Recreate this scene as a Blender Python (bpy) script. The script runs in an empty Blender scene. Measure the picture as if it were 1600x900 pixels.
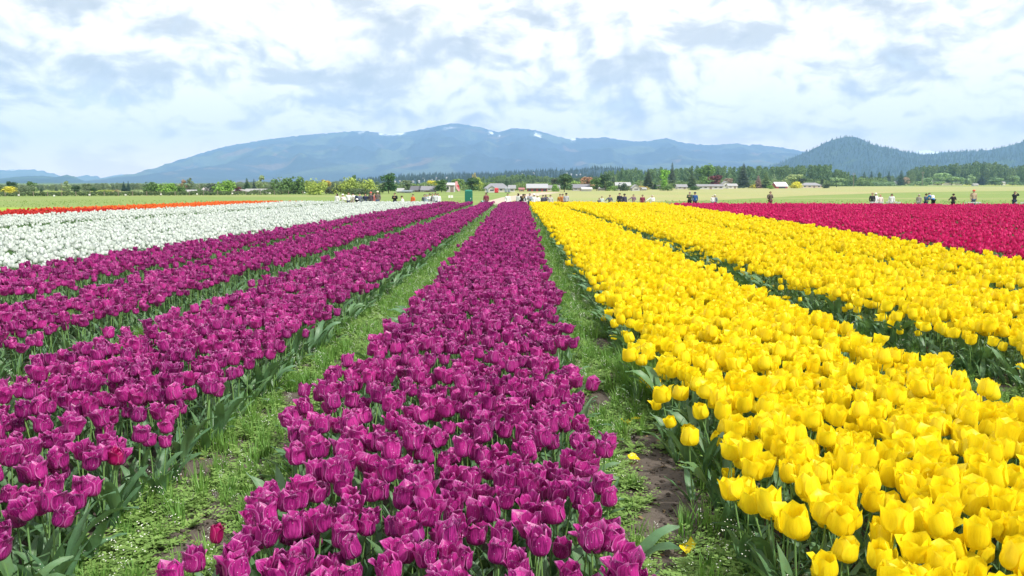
import bpy, math, random
import numpy as np
from mathutils import Vector, Matrix, Euler, noise as mnoise

# ------------------------------------------------------------------ camera, sky, sun, exposure
SC = bpy.context.scene
COL = SC.collection
CAM_H = 2.0
FPX = 1350.0
HOR = 285.0
VPX = 805.0
PITCH = math.atan((450 - HOR) / FPX)
cam_d = bpy.data.cameras.new('camera')
cam = bpy.data.objects.new('camera', cam_d)
COL.objects.link(cam)
cam_d.sensor_width = 36.0
cam_d.lens = FPX / 1600 * 36
cam_d.clip_start = 0.05
cam_d.clip_end = 60000
cam.location = (0, 0, CAM_H)
cam.rotation_euler = (math.pi / 2 - PITCH, 0, (VPX - 800) / FPX)
SC.camera = cam

SUN_DIR = Vector((0.50, -0.42, 0.76)).normalized()
SUN_EL = math.asin(SUN_DIR.z)
SUN_AZ = math.atan2(SUN_DIR.x, SUN_DIR.y)


class G:
    """small helper round a node tree"""
    def __init__(s, nt):
        s.nt = nt
        nt.nodes.clear()

    def n(s, t, **kw):
        nd = s.nt.nodes.new(t)
        for k, v in kw.items():
            if k.startswith('i_'):
                nd.inputs[k[2:].replace('_', ' ')].default_value = v
            else:
                setattr(nd, k, v)
        return nd

    def l(s, a, b):
        s.nt.links.new(a, b)

    def val(s, sock, v):
        if hasattr(v, 'links'):
            s.l(v, sock)
        else:
            sock.default_value = v

    def math(s, op, a, b=0.0, c=None, clamp=False):
        nd = s.n('ShaderNodeMath', operation=op, use_clamp=clamp)
        s.val(nd.inputs[0], a)
        s.val(nd.inputs[1], b)
        if c is not None:
            s.val(nd.inputs[2], c)
        return nd.outputs[0]

    def vmath(s, op, a, b=None, sc=None):
        nd = s.n('ShaderNodeVectorMath', operation=op)
        s.val(nd.inputs[0], a)
        if b is not None:
            s.val(nd.inputs[1], b)
        if sc is not None:
            s.val(nd.inputs['Scale'], sc)
        return nd.outputs[0]

    def mix(s, f, a, b, bt='MIX'):
        nd = s.n('ShaderNodeMix', data_type='RGBA', blend_type=bt)
        s.val(nd.inputs[0], f)
        s.val(nd.inputs[6], a)
        s.val(nd.inputs[7], b)
        return nd.outputs[2]

    def ramp(s, f, lo, hi, a=0.0, b=1.0, smooth=True):
        nd = s.n('ShaderNodeMapRange')
        nd.interpolation_type = 'SMOOTHSTEP' if smooth else 'LINEAR'
        nd.clamp = True
        s.val(nd.inputs[0], f)
        for i, v in enumerate((lo, hi, a, b)):
            s.val(nd.inputs[i + 1], v)
        return nd.outputs[0]

    def noise(s, vec, scale, detail=4.0, rough=0.5, dist=0.0, lac=2.0):
        nd = s.n('ShaderNodeTexNoise')
        if vec is not None:
            s.val(nd.inputs['Vector'], vec)
        nd.inputs['Scale'].default_value = scale
        nd.inputs['Detail'].default_value = detail
        nd.inputs['Roughness'].default_value = rough
        nd.inputs['Distortion'].default_value = dist
        nd.inputs['Lacunarity'].default_value = lac
        return nd.outputs[0]

    def sep(s, v):
        nd = s.n('ShaderNodeSeparateXYZ')
        s.l(v, nd.inputs[0])
        return nd.outputs

    def comb(s, x, y, z):
        nd = s.n('ShaderNodeCombineXYZ')
        for i, v in enumerate((x, y, z)):
            s.val(nd.inputs[i], v)
        return nd.outputs[0]


def c4(c):
    return (c[0], c[1], c[2], 1.0)


world = bpy.data.worlds.new("World")
SC.world = world
world.use_nodes = True
g = G(world.node_tree)
sky = g.n('ShaderNodeTexSky', sky_type='NISHITA')
sky.sun_disc = False
sky.sun_elevation = SUN_EL
sky.sun_rotation = SUN_AZ
sky.air_density = 1.0
sky.dust_density = 1.2
sky.ozone_density = 1.5
tc = g.n('ShaderNodeTexCoord').outputs['Generated']
dx, dy, dz = g.sep(tc)
# cloud sheet: bearing and height of the look direction, flattened a little towards the horizon
warp = g.noise(tc, 7.0, 3, 0.5)
el = g.math('MAXIMUM', dz, 0.0)
elc = g.math('MULTIPLY', g.math('POWER', g.math('ADD', el, 0.006), 0.85), 1.22)
p = g.comb(dx, dy, elc)
p = g.vmath('ADD', p, g.comb(0.0, 0.0, g.math('MULTIPLY', g.math('SUBTRACT', warp, 0.5), 0.10)))
p = g.vmath('ADD', p, (3.3, 1.7, 0.4))


def billow(pv, scale):
    return g.math('ABSOLUTE', g.math('SUBTRACT', g.noise(pv, scale, 0, 0.5), 0.5))


def cloud_field(pv, det=7.0):
    """rounded heaps: broad masses, with creases where the billows meet"""
    f = g.math('MULTIPLY', g.noise(pv, 5.0, 1, 0.5), 0.55)
    f = g.math('ADD', f, g.math('MULTIPLY', g.noise(pv, 17.0, det, 0.62), 0.52))
    f = g.math('ADD', f, g.math('MULTIPLY', billow(pv, 19.0), 0.36))
    return g.math('ADD', f, g.math('MULTIPLY', billow(pv, 43.0), 0.22))


f0 = cloud_field(p)
f1 = cloud_field(g.vmath('ADD', p, (0.005, 0.0, 0.016)), 4.0)     # the same field a little higher: gives lit tops
f2 = cloud_field(g.vmath('ADD', p, (0.008, 0.0, 0.040)), 1.0)
lit = g.math('ADD', g.math('MULTIPLY', g.math('SUBTRACT', f0, f1), 3.2), g.math('MULTIPLY', g.math('SUBTRACT', f0, f2), 3.4))
lit = g.ramp(lit, -0.95, 0.25)
cover = g.ramp(f0, 0.30, 0.50)
dark = g.mix(lit, (5.5, 5.75, 6.2, 1), (10.2, 9.8, 9.3, 1))
thick = g.ramp(f0, 0.66, 0.85)
cl = g.mix(g.math('MULTIPLY', thick, 0.18), dark, (5.7, 5.95, 6.4, 1))
shade = g.noise(g.vmath('MULTIPLY', p, (1.0, 1.0, 2.0)), 8.5, 7, 0.58)
cl = g.mix(g.ramp(shade, 0.49, 0.64, 0.0, 0.80), cl, (4.6, 4.9, 5.35, 1))
# distant cloud low down runs together into a bright veil
low = g.ramp(el, 0.0, 0.09, 0.50, 0.0)
cl = g.mix(low, cl, (22.0, 15.2, 9.8, 1))
sk = g.mix(0.86, sky.outputs[0], (8.0, 8.5, 9.3, 1))
skc = g.mix(cover, sk, cl)
bg = g.n('ShaderNodeBackground')
bg.inputs['Strength'].default_value = 0.10
g.l(skc, bg.inputs['Color'])
wo = g.n('ShaderNodeOutputWorld')
g.l(bg.outputs[0], wo.inputs['Surface'])

sun_d = bpy.data.lights.new('sun', 'SUN')
sun_d.energy = 3.7
sun_d.angle = math.radians(3.0)
sun_d.color = (1.0, 0.955, 0.88)
sun = bpy.data.objects.new('sun', sun_d)
COL.objects.link(sun)
sun.location = (0, 0, 50)
sun.rotation_euler = (-SUN_DIR).to_track_quat('-Z', 'Y').to_euler()

SC.view_settings.view_transform = 'Standard'
SC.view_settings.look = 'None'
SC.view_settings.exposure = 0.52
SC.view_settings.gamma = 1.0
SC.view_settings.use_curve_mapping = False
SC.cycles.volume_bounces = 2
SC.cycles.max_bounces = 6
SC.cycles.diffuse_bounces = 3
SC.cycles.transmission_bounces = 4
SC.cycles.transparent_max_bounces = 8

rng = np.random.default_rng(11)
rnd = random.Random(5)


# ------------------------------------------------------------------ helpers
def zg(y):
    """height of the ground: flat under the rows, dropping a metre behind the field"""
    t = np.clip((np.asarray(y, float) - 68.0) / 24.0, 0, 1)
    return -1.0 * t * t * (3 - 2 * t)


def gx(px, D):
    """bearing of a column of the photograph, as metres sideways at distance D"""
    return (px - VPX) / FPX * D * 1.004


def tag(o, label=None, cat=None, group=None, kind=None):
    if label:
        o['label'] = label
    if cat:
        o['category'] = cat
    if group:
        o['group'] = group
    if kind:
        o['kind'] = kind
    return o


class MB:
    """mesh data collector"""
    def __init__(s):
        s.v = []
        s.f = []
        s.m = []
        s.uv = []

    def add(s, verts, faces, mat=0, uv=None):
        o = len(s.v)
        s.v.extend([tuple(map(float, a)) for a in verts])
        s.uv.extend(uv if uv is not None else [(0.0, 0.0)] * len(verts))
        s.f.extend([tuple(i + o for i in f) for f in faces])
        s.m.extend([mat] * len(faces))

    def grid(s, P, mat=0, UV=None, closed=False):
        """P: rows x cols x 3"""
        r, c = P.shape[:2]
        vs = P.reshape(-1, 3)
        fs = []
        for i in range(r - 1):
            for j in range(c - 1 + (1 if closed else 0)):
                k = (j + 1) % c
                fs.append((i * c + j, i * c + k, (i + 1) * c + k, (i + 1) * c + j))
        uv = None if UV is None else [tuple(a) for a in UV.reshape(-1, 2)]
        s.add(vs, fs, mat, uv)

    def box(s, lo, hi, mat=0):
        x0, y0, z0 = lo
        x1, y1, z1 = hi
        s.add([(x0, y0, z0), (x1, y0, z0), (x1, y1, z0), (x0, y1, z0), (x0, y0, z1), (x1, y0, z1), (x1, y1, z1), (x0, y1, z1)],
              [(0, 3, 2, 1), (4, 5, 6, 7), (0, 1, 5, 4), (1, 2, 6, 5), (2, 3, 7, 6), (3, 0, 4, 7)], mat)

    def tube(s, pts, rad, n=5, mat=0, cap=True):
        pts = [Vector(q) for q in pts]
        rings = []
        for i, q in enumerate(pts):
            a = pts[max(i - 1, 0)]
            b = pts[min(i + 1, len(pts) - 1)]
            d = (b - a).normalized()
            u = d.orthogonal().normalized()
            w = d.cross(u)
            r = rad[i] if hasattr(rad, '__len__') else rad
            rings.append([q + (u * math.cos(t) + w * math.sin(t)) * r for t in [2 * math.pi * k / n for k in range(n)]])
        s.grid(np.array([[tuple(x) for x in r] for r in rings]), mat, None, True)
        if cap:
            o = len(s.v) - n
            s.f.append(tuple(range(o, o + n)))
            s.m.append(mat)

    def mesh(s, name, mats, smooth=True):
        me = bpy.data.meshes.new(name)
        me.from_pydata(s.v, [], s.f)
        for m in mats:
            me.materials.append(m)
        if len(mats) > 1:
            me.polygons.foreach_set('material_index', s.m)
        if smooth:
            me.polygons.foreach_set('use_smooth', [True] * len(s.f))
        uvl = me.uv_layers.new(name='UVMap')
        idx = np.empty(len(me.loops), dtype=np.int32)
        me.loops.foreach_get('vertex_index', idx)
        uvl.data.foreach_set('uv', np.array(s.uv, dtype=np.float32)[idx].ravel())
        me.update()
        return me


def link(name, me, parent=None, loc=None, rot=None, scale=None, color=None):
    o = bpy.data.objects.new(name, me)
    COL.objects.link(o)
    if parent is not None:
        o.parent = parent
    if loc is not None:
        o.location = loc
    if rot is not None:
        o.rotation_euler = rot
    if scale is not None:
        o.scale = scale
    if color is not None:
        o.color = c4(color)
    return o


def scatter(name, label, cat, meshes, pts, rot, scl, idx, kind='stuff'):
    """instances of MESHES on points, as one stuff object"""
    me = bpy.data.meshes.new(name)
    me.vertices.add(len(pts))
    me.vertices.foreach_set('co', np.asarray(pts, np.float32).ravel())
    for nm, tp, arr in (('rotv', 'FLOAT_VECTOR', rot), ('sclv', 'FLOAT_VECTOR', scl), ('pick', 'INT', idx)):
        at = me.attributes.new(nm, tp, 'POINT')
        if tp == 'INT':
            at.data.foreach_set('value', np.asarray(arr, np.int32))
        else:
            at.data.foreach_set('vector', np.asarray(arr, np.float32).ravel())
    o = link(name, me)
    tag(o, label, cat, None, kind)
    cl_ = bpy.data.collections.new(name + '_kinds')
    for i, m_ in enumerate(meshes):
        q = bpy.data.objects.new('%s_kind_%02d' % (name, i), m_)
        cl_.objects.link(q)
    ng = bpy.data.node_groups.new(name + '_nodes', 'GeometryNodeTree')
    ng.interface.new_socket('Geometry', in_out='INPUT', socket_type='NodeSocketGeometry')
    ng.interface.new_socket('Geometry', in_out='OUTPUT', socket_type='NodeSocketGeometry')
    N, L = ng.nodes.new, ng.links.new
    gi, go = N('NodeGroupInput'), N('NodeGroupOutput')
    iop = N('GeometryNodeInstanceOnPoints')
    ci = N('GeometryNodeCollectionInfo')
    ci.inputs['Collection'].default_value = cl_
    ci.inputs['Separate Children'].default_value = True
    ci.inputs['Reset Children'].default_value = True

    def attr(nm, tp):
        a = N('GeometryNodeInputNamedAttribute')
        a.data_type = tp
        a.inputs['Name'].default_value = nm
        return [q for q in a.outputs if q.name == 'Attribute' and q.enabled][0]
    L(gi.outputs[0], iop.inputs['Points'])
    L(ci.outputs[0], iop.inputs['Instance'])
    iop.inputs['Pick Instance'].default_value = True
    L(attr('pick', 'INT'), iop.inputs['Instance Index'])
    L(attr('rotv', 'FLOAT_VECTOR'), iop.inputs['Rotation'])
    L(attr('sclv', 'FLOAT_VECTOR'), iop.inputs['Scale'])
    L(iop.outputs[0], go.inputs[0])
    md = o.modifiers.new('scatter', 'NODES')
    md.node_group = ng
    return o


def newmat(name):
    m = bpy.data.materials.new(name)
    m.use_nodes = True
    return m, G(m.node_tree)


def finish(m, gg, col, rough=0.6, spec=0.3, trans=0.0, tcol=None, bump=None, bstr=0.3, bdist=0.01):
    pr = gg.n('ShaderNodeBsdfPrincipled')
    gg.val(pr.inputs['Base Color'], col)
    gg.val(pr.inputs['Roughness'], rough)
    gg.val(pr.inputs['Specular IOR Level'], spec)
    out = gg.n('ShaderNodeOutputMaterial')
    if bump is not None:
        b = gg.n('ShaderNodeBump')
        b.inputs['Strength'].default_value = bstr
        b.inputs['Distance'].default_value = bdist
        gg.l(bump, b.inputs['Height'])
        gg.l(b.outputs[0], pr.inputs['Normal'])
    if trans > 0:
        t = gg.n('ShaderNodeBsdfTranslucent')
        gg.val(t.inputs['Color'], tcol if tcol is not None else col)
        mx = gg.n('ShaderNodeMixShader')
        mx.inputs[0].default_value = trans
        gg.l(pr.outputs[0], mx.inputs[1])
        gg.l(t.outputs[0], mx.inputs[2])
        gg.l(mx.outputs[0], out.inputs['Surface'])
    else:
        gg.l(pr.outputs[0], out.inputs['Surface'])
    return m


# ------------------------------------------------------------------ materials
def petal_mat(name, a, b, edge, edge_amt, streak, trans, rough=0.42, specks=0.0, base=None):
    m, g = newmat(name)
    uv = g.n('ShaderNodeUVMap').outputs[0]
    u, v, _ = g.sep(uv)
    r = g.n('ShaderNodeObjectInfo').outputs['Random']
    col = g.mix(r, c4(a), c4(b))
    oc = g.n('ShaderNodeTexCoord').outputs['Object']
    off = g.comb(g.math('MULTIPLY', r, 17.0), 0.0, g.math('MULTIPLY', r, 5.0))
    sv = g.vmath('ADD', g.comb(g.math('MULTIPLY', u, 9.0), g.math('MULTIPLY', v, 1.4), 0.0), off)
    st = g.noise(sv, 1.6, 3, 0.6)
    col = g.mix(g.ramp(st, 0.35, 0.7, 0.0, streak), col, c4([min(1, k * 1.9 + 0.02) for k in a]))
    col = g.mix(g.ramp(st, 0.5, 0.25, 0.0, streak * 1.1), col, c4([k * 0.45 for k in b]))
    au = g.math('ABSOLUTE', g.math('MULTIPLY', g.math('SUBTRACT', u, 0.5), 2.0))
    rim = g.math('MAXIMUM', g.ramp(au, 0.84, 1.0), g.ramp(v, 0.92, 1.0))
    col = g.mix(g.math('MULTIPLY', rim, edge_amt), col, c4(edge))
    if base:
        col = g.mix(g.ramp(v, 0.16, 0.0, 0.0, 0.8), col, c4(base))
    if specks:
        sp = g.noise(g.vmath('ADD', oc, off), 150.0, 1, 0.4)
        col = g.mix(g.ramp(sp, 0.70, 0.76, 0.0, specks), col, (0.85, 0.55, 0.75, 1))
    return finish(m, g, col, rough, 0.35, trans, None, st, 0.25, 0.003)


M = {}
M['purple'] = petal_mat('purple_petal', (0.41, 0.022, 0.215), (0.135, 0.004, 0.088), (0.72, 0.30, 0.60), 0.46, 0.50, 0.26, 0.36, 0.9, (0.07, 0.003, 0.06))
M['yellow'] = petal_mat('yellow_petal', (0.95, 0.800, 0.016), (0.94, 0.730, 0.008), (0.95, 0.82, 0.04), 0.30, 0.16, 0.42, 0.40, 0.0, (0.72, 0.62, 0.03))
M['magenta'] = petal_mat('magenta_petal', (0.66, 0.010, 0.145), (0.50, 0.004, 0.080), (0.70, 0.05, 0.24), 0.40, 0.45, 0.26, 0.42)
M['white'] = petal_mat('white_petal', (0.72, 0.77, 0.74), (0.67, 0.74, 0.67), (0.85, 0.86, 0.82), 0.3, 0.15, 0.28, 0.5)
M['red'] = petal_mat('red_petal', (0.62, 0.030, 0.022), (0.45, 0.010, 0.012), (0.75, 0.10, 0.05), 0.4, 0.35, 0.28, 0.42)
M['orange'] = petal_mat('orange_petal', (0.86, 0.17, 0.020), (0.76, 0.09, 0.015), (0.9, 0.30, 0.06), 0.4, 0.35, 0.28, 0.42)


def green_mat(name, a, b, rough=0.5, spec=0.35, trans=0.22, vein=True):
    m, g = newmat(name)
    r = g.n('ShaderNodeObjectInfo').outputs['Random']
    col = g.mix(r, c4(a), c4(b))
    oc = g.n('ShaderNodeTexCoord').outputs['Object']
    ns = g.noise(oc, 28.0, 3, 0.6)
    col = g.mix(g.ramp(ns, 0.35, 0.7, 0.0, 0.5), col, c4([k * 1.6 for k in a]))
    bump = None
    if vein:
        u, v, _ = g.sep(g.n('ShaderNodeUVMap').outputs[0])
        st = g.noise(g.comb(g.math('MULTIPLY', u, 26.0), v, r), 1.0, 1, 0.5)
        col = g.mix(g.ramp(st, 0.5, 0.7, 0.0, 0.35), col, c4([k * 1.5 for k in a]))
        bump = st
    return finish(m, g, col, rough, spec, trans, g.mix(0.4, col, (0.22, 0.38, 0.04, 1)), bump, 0.3, 0.004)


M['leaf'] = green_mat('tulip_leaf', (0.080, 0.175, 0.085), (0.115, 0.215, 0.075), 0.42, 0.45, 0.22)
M['stem'] = green_mat('tulip_stem', (0.15, 0.29, 0.10), (0.20, 0.34, 0.09), 0.5, 0.3, 0.1, False)
M['weed'] = green_mat('weed_leaf', (0.225, 0.350, 0.095), (0.160, 0.285, 0.075), 0.6, 0.2, 0.30, False)
M['grass'] = green_mat('grass_blade', (0.11, 0.25, 0.05), (0.17, 0.31, 0.06), 0.5, 0.3, 0.25, False)
m, g = newmat('tiny_white_flower')
M['wflower'] = finish(m, g, (0.80, 0.82, 0.74, 1), 0.6, 0.2, 0.2)


# ------------------------------------------------------------------ the tulips
def petal_grid(nu, nv, L, R, top, halfw, phi, ruf, curl, sd, tiprnd=0.55):
    """one petal: a cupped blade standing round the axis at bearing phi"""
    q = random.Random(sd)
    a1, a2, a3 = q.uniform(0, 6), q.uniform(0, 6), q.uniform(0, 6)
    P = np.zeros((nv, nu, 3))
    UV = np.zeros((nv, nu, 2))
    for i in range(nv):
        v = i / (nv - 1)
        b = min(v / 0.42, 1)
        r = R * (0.10 + 0.90 * math.sqrt(max(0, 1 - (1 - b) ** 2)))
        if v > 0.42:
            t = (v - 0.42) / 0.58
            r *= 1 + (top - 1) * t ** 1.6
        r += curl * R * max(0, v - 0.72) ** 2 * 9
        z = L * (0.90 * v ** 1.25 + 0.10 * v)
        w = (0.22 + 0.78 * math.sin(min(v / tiprnd, 1) * math.pi / 2))
        if v > tiprnd:
            t = (v - tiprnd) / (1 - tiprnd)
            w *= max(0.0, 1 - t ** 2.8) ** 0.5
        for j in range(nu):
            u = -1 + 2 * j / (nu - 1)
            a = u * w * halfw
            rr = r * (1 + 0.05 * abs(u) ** 2)
            wave = ruf * (math.sin(u * 4.2 + a1 + v * 4.5) * abs(u) + 0.7 * math.sin(v * 9 + a2 + u * 2) * abs(u) ** 2)
            rr += R * wave * v
            zz = z + L * ruf * 0.40 * math.sin(u * 6 + a3) * v ** 3 - L * 0.03 * (1 - abs(u)) * (v > 0.97)
            ph = phi + a
            P[i, j] = (rr * math.cos(ph), rr * math.sin(ph), zz)
            UV[i, j] = ((u + 1) / 2, v)
    return P, UV


def leaf_grid(nu, nv, L, W, az, rise, droop, fold, twist, r0=0.008):
    """a broad lance-shaped leaf that rises from the base and arches over"""
    P = np.zeros((nv, nu, 3))
    UV = np.zeros((nv, nu, 2))
    x, z = r0, 0.0
    ang = rise
    ds = L / (nv - 1)
    ca, sa = math.cos(az), math.sin(az)
    for i in range(nv):
        t = i / (nv - 1)
        if i:
            x += ds * math.cos(ang)
            z += ds * math.sin(ang)
            ang -= droop / (nv - 1) * (0.3 + 1.5 * t)
        w = W * (0.35 + 0.65 * math.sin(min(t / 0.4, 1) * math.pi / 2)) * (1 if t < 0.4 else max(0.0, 1 - ((t - 0.4) / 0.6) ** 1.8))
        tw = twist * t
        for j in range(nu):
            u = -1 + 2 * j / (nu - 1)
            side = u * w * math.cos(tw)
            up = abs(u) * w * fold * (1 - 0.5 * t) + u * w * math.sin(tw)
            nx, nz = -math.sin(ang), math.cos(ang)
            X = x + nx * up
            Z = z + nz * up + 0.006 * math.sin(t * 14 + u * 2) * t
            P[i, j] = (X * ca - side * sa, X * sa + side * ca, max(Z, 0.004))
            UV[i, j] = ((u + 1) / 2, t)
    return P, UV


def xf(P, Mx):
    sh = P.shape
    A = np.c_[P.reshape(-1, 3), np.ones(sh[0] * sh[1])] @ np.array(Mx).T
    return A[:, :3].reshape(sh)


def tulip_kind(kind, sd, lod):
    """returns dict: petals [(P,UV)], stem pts, leaves [(P,UV)]"""
    q = random.Random(sd * 7 + 3)
    if kind == 'purple':
        H, L, R = 0.40, q.uniform(0.098, 0.110), q.uniform(0.043, 0.049)
        top = [0.92, 0.76, 1.25, 0.84, 1.15, 1.0, 0.78][sd % 7]
        ruf, curl, hw = 0.115, q.choice([0.0, 0.1, 0.2]), 0.98
    elif kind == 'yellow':
        H, L, R = 0.40, q.uniform(0.112, 0.134), q.uniform(0.051, 0.063)
        top = [0.70, 0.82, 1.02, 0.66, 1.18, 0.92, 0.76][sd % 7]
        ruf, curl, hw = 0.035, q.choice([0.0, 0.0, 0.1]), 1.0
    else:
        H, L, R = 0.40, q.uniform(0.095, 0.105), q.uniform(0.040, 0.045)
        top = q.choice([0.55, 0.65, 0.8])
        ruf, curl, hw = 0.03, 0.0, 1.0
    nu, nv = {0: (7, 9), 1: (3, 5), 2: (3, 4)}[lod]
    lean = q.uniform(0.0, 0.05)
    la = q.uniform(0, 6.28)
    pts = [(lean * t * t * math.cos(la), lean * t * t * math.sin(la), H * t) for t in (0, 0.35, 0.7, 1.0)]
    tilt = Euler((q.gauss(0, 0.19), q.gauss(0, 0.19), q.uniform(0, 6.28))).to_matrix().to_4x4()
    Mx = Matrix.Translation(pts[-1]) @ tilt
    pets = []
    for k in range(6):
        inner = k >= 3
        tp = top * q.uniform(0.88, 1.12) * (0.86 if inner else 1.0)
        cu = curl
        if not inner and q.random() < (0.22 if kind == 'purple' else 0.14):
            tp *= 1.25
            cu += 0.4
        P, UV = petal_grid(nu, nv, L * q.uniform(0.92, 1.05), R * (0.88 if inner else 1.0), tp, hw * q.uniform(0.9, 1.05),
                           (k % 3) * 2.0944 + (1.047 if inner else 0) + q.gauss(0, 0.08), ruf * q.uniform(0.7, 1.3), cu, sd * 31 + k)
        pets.append((xf(P, Mx), UV))
    lv = []
    nl = {0: (5, 8), 1: (3, 5), 2: (3, 4)}[lod]
    a0 = q.uniform(0, 6.28)
    for k in range({0: 3, 1: 2, 2: 2}[lod]):
        lv.append(leaf_grid(nl[0], nl[1], q.uniform(0.26, 0.36), q.uniform(0.020, 0.030), a0 + k * 2.3 + q.gauss(0, 0.3), q.uniform(1.05, 1.42),
                            q.uniform(0.2, 1.5), 0.45, q.uniform(-0.6, 0.6)))
    return dict(petals=pets, stem=pts, leaves=lv)


def plant_mesh(name, T, kind, lod):
    b = MB()
    for P, UV in T['petals']:
        b.grid(P, 0, UV)
    b.tube(T['stem'], 0.0042, 5 if lod == 0 else 3, 1, False)
    for P, UV in T['leaves']:
        b.grid(P, 2, UV)
    return b.mesh(name, [M[kind], M['stem'], M['leaf']])


NKIND = 7
KIT = {}
for kd in ('purple', 'yellow', 'magenta', 'white', 'red', 'orange'):
    tulip_shape = kd if kd in ('purple', 'yellow') else 'other'
    near = [tulip_kind(tulip_shape, 10 + i, 0) for i in range(NKIND)] if kd in ('purple', 'yellow') else None
    mid = [plant_mesh('%s_tulip_mid_%d' % (kd, i), tulip_kind(tulip_shape, 10 + i, 1), kd, 1) for i in range(NKIND)]
    KIT[kd] = dict(near=near, mid=mid, full=[plant_mesh('%s_tulip_full_%d' % (kd, i), T, kd, 0) for i, T in enumerate(near)] if near else mid)


# bed edges (metres sideways) against the distance along the rows
def edge(pairs):
    ys, xs = [a for a, _ in pairs], [b for _, b in pairs]
    return lambda y: np.interp(y, ys, xs)


E_cL = edge([(4, -1.38), (6, -1.50), (8, -1.43), (11, -1.30), (20, -1.25), (50, -1.1), (66, -1.0)])
E_cR = edge([(3.5, 0.55), (10, 0.56), (18, 0.60), (32, 0.70), (66, 0.86)])
E_1R = edge([(3, -2.05), (6, -2.22), (10, -2.24), (16, -2.15), (25, -1.95), (55, -1.65), (66, -1.6)])
G12 = edge([(5, -4.55), (9, -4.45), (14, -4.3), (20, -4.15), (28, -3.9), (45, -3.4), (66, -2.8)])
G23 = edge([(7, -6.7), (14, -6.55), (20, -6.4), (28, -6.35), (37, -5.9), (50, -4.9), (66, -4.1)])
E_3L = edge([(10, -9.6), (15, -9.1), (22, -8.4), (35, -7.5), (50, -6.9), (66, -5.8), (76, -5.2)])
GW = edge([(20, -17.9), (29, -17.5), (36, -17.2), (45, -15.6), (63, -13.0), (76, -11.5)])
E_OR = edge([(30, -25.2), (40, -23.7), (53, -20.8), (66, -18.8), (76, -17.0), (79, -16.5)])
E_OL = edge([(30, -29.5), (46, -27.0), (53, -25.3), (66, -22.5), (76, -20.0), (79, -18.5)])
E_y1L = edge([(2, 1.16), (8, 1.15), (14, 1.22), (40, 1.18), (66, 1.1)])
E_y1R = edge([(4, 3.75), (7, 3.68), (10, 3.55), (25, 3.6), (40, 3.35), (57, 2.7), (66, 2.55)])
E_y2L = edge([(5, 4.85), (8, 4.72), (10, 4.45), (14, 4.25), (20, 4.25), (35, 4.05), (48, 3.8), (58, 3.05), (66, 2.8)])
G_y = edge([(10, 7.15), (20, 7.2), (40, 7.3), (66, 6.6)])
E_y3R = edge([(14, 9.8), (18, 9.95), (32, 10.5), (66, 10.7)])
G_m = edge([(25, 17.6), (43, 17.3), (53, 16.7), (66, 15.3)])
off = lambda f, d: (lambda y: f(y) + d)
const = lambda c: (lambda y: np.full_like(np.asarray(y, float), c))
Yend = lambda x: np.interp(x, [-40, -17, -16.5, -8, -3, 0, 12, 45], [79, 78, 70, 68, 67, 66, 63.5, 59.5])

BEDS = [
    # kind, left edge, right edge, start, name, plants per square metre
    ('purple', E_cL, E_cR, 1.2, 'middle purple bed', 60),
    ('purple', off(G12, 0.42), E_1R, 1.2, 'purple bed left of the middle path', 58),
    ('purple', off(G23, 0.32), off(G12, -0.40), 4, 'second purple bed from the middle path', 50),
    ('purple', off(E_3L, 0.12), off(G23, -0.28), 7, 'purple bed beside the white tulips', 42),
    ('yellow', E_y1L, E_y1R, 1.6, 'near yellow bed', 66),
    ('yellow', E_y2L, off(G_y, -0.12), 4, 'second yellow bed', 52),
    ('yellow', off(G_y, 0.12), E_y3R, 8, 'yellow bed beside the magenta tulips', 40),
    ('magenta', off(E_y3R, 0.55), off(G_m, -0.25), 11, 'magenta bed', 38),
    ('magenta', off(G_m, 0.25), off(G_m, 7.0), 17, 'second magenta bed', 34),
    ('magenta', off(G_m, 7.45), off(G_m, 14.0), 26, 'third magenta bed', 32),
    ('magenta', off(G_m, 14.45), off(G_m, 40.0), 34, 'far magenta bed', 30),
    ('white', off(GW, 0.6), off(E_3L, -0.12), 10, 'white bed', 38),
    ('white', off(E_OR, 0.1), off(GW, -1.1), 18, 'far white bed', 30),
    ('orange', off(E_OL, -1.6), E_OR, 26, 'orange bed', 32),
]


def in_view(x, y, m=0.06):
    hw = (800.0 / FPX + m) * np.maximum(y, 0) + 1.6
    return np.abs(x) < hw


def make_points(L, R, y0, dens):
    out = []
    ys_max = 80.0
    s = 1 / math.sqrt(dens)
    ny = int((ys_max - y0) / s)
    yy = y0 + np.arange(ny) * s
    lo, hi = float(np.min(L(yy))), float(np.max(R(yy)))
    nx = int((hi - lo) / s) + 1
    X, Y = np.meshgrid(lo + np.arange(nx) * s, yy)
    X = X.ravel() + rng.uniform(-0.46, 0.46, X.size) * s
    Y = Y.ravel() + rng.uniform(-0.46, 0.46, Y.size) * s
    wob = 0.05 + 0.045 * np.sin(Y * 2.1 + lo) + 0.03 * np.sin(Y * 5.3 + lo * 3)
    rough = rng.normal(0, 0.055, X.size)
    k = (X > L(Y) + wob + rough) & (X < R(Y) - 0.05 - wob * 0.7 + rough) & (Y < Yend(X) + 0.3 * np.sin(X * 3)) & in_view(X, Y)
    X, Y = X[k], Y[k]
    th = np.array([mnoise.noise(Vector((a * 1.1, b * 0.8, lo))) for a, b in zip(X, Y)]) if len(X) < 90000 else np.zeros(len(X))
    k = rng.random(len(X)) > np.clip(0.02 + (th - 0.25) * 1.1, 0, 0.5)
    return X[k], Y[k], th[k]


def project(x, y, z):
    c, s_ = math.cos(PITCH), math.sin(PITCH)
    D = y * c + (CAM_H - z) * s_
    up = y * s_ - (CAM_H - z) * c
    return VPX + FPX * x / D, 450 - FPX * up / D, D


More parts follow.
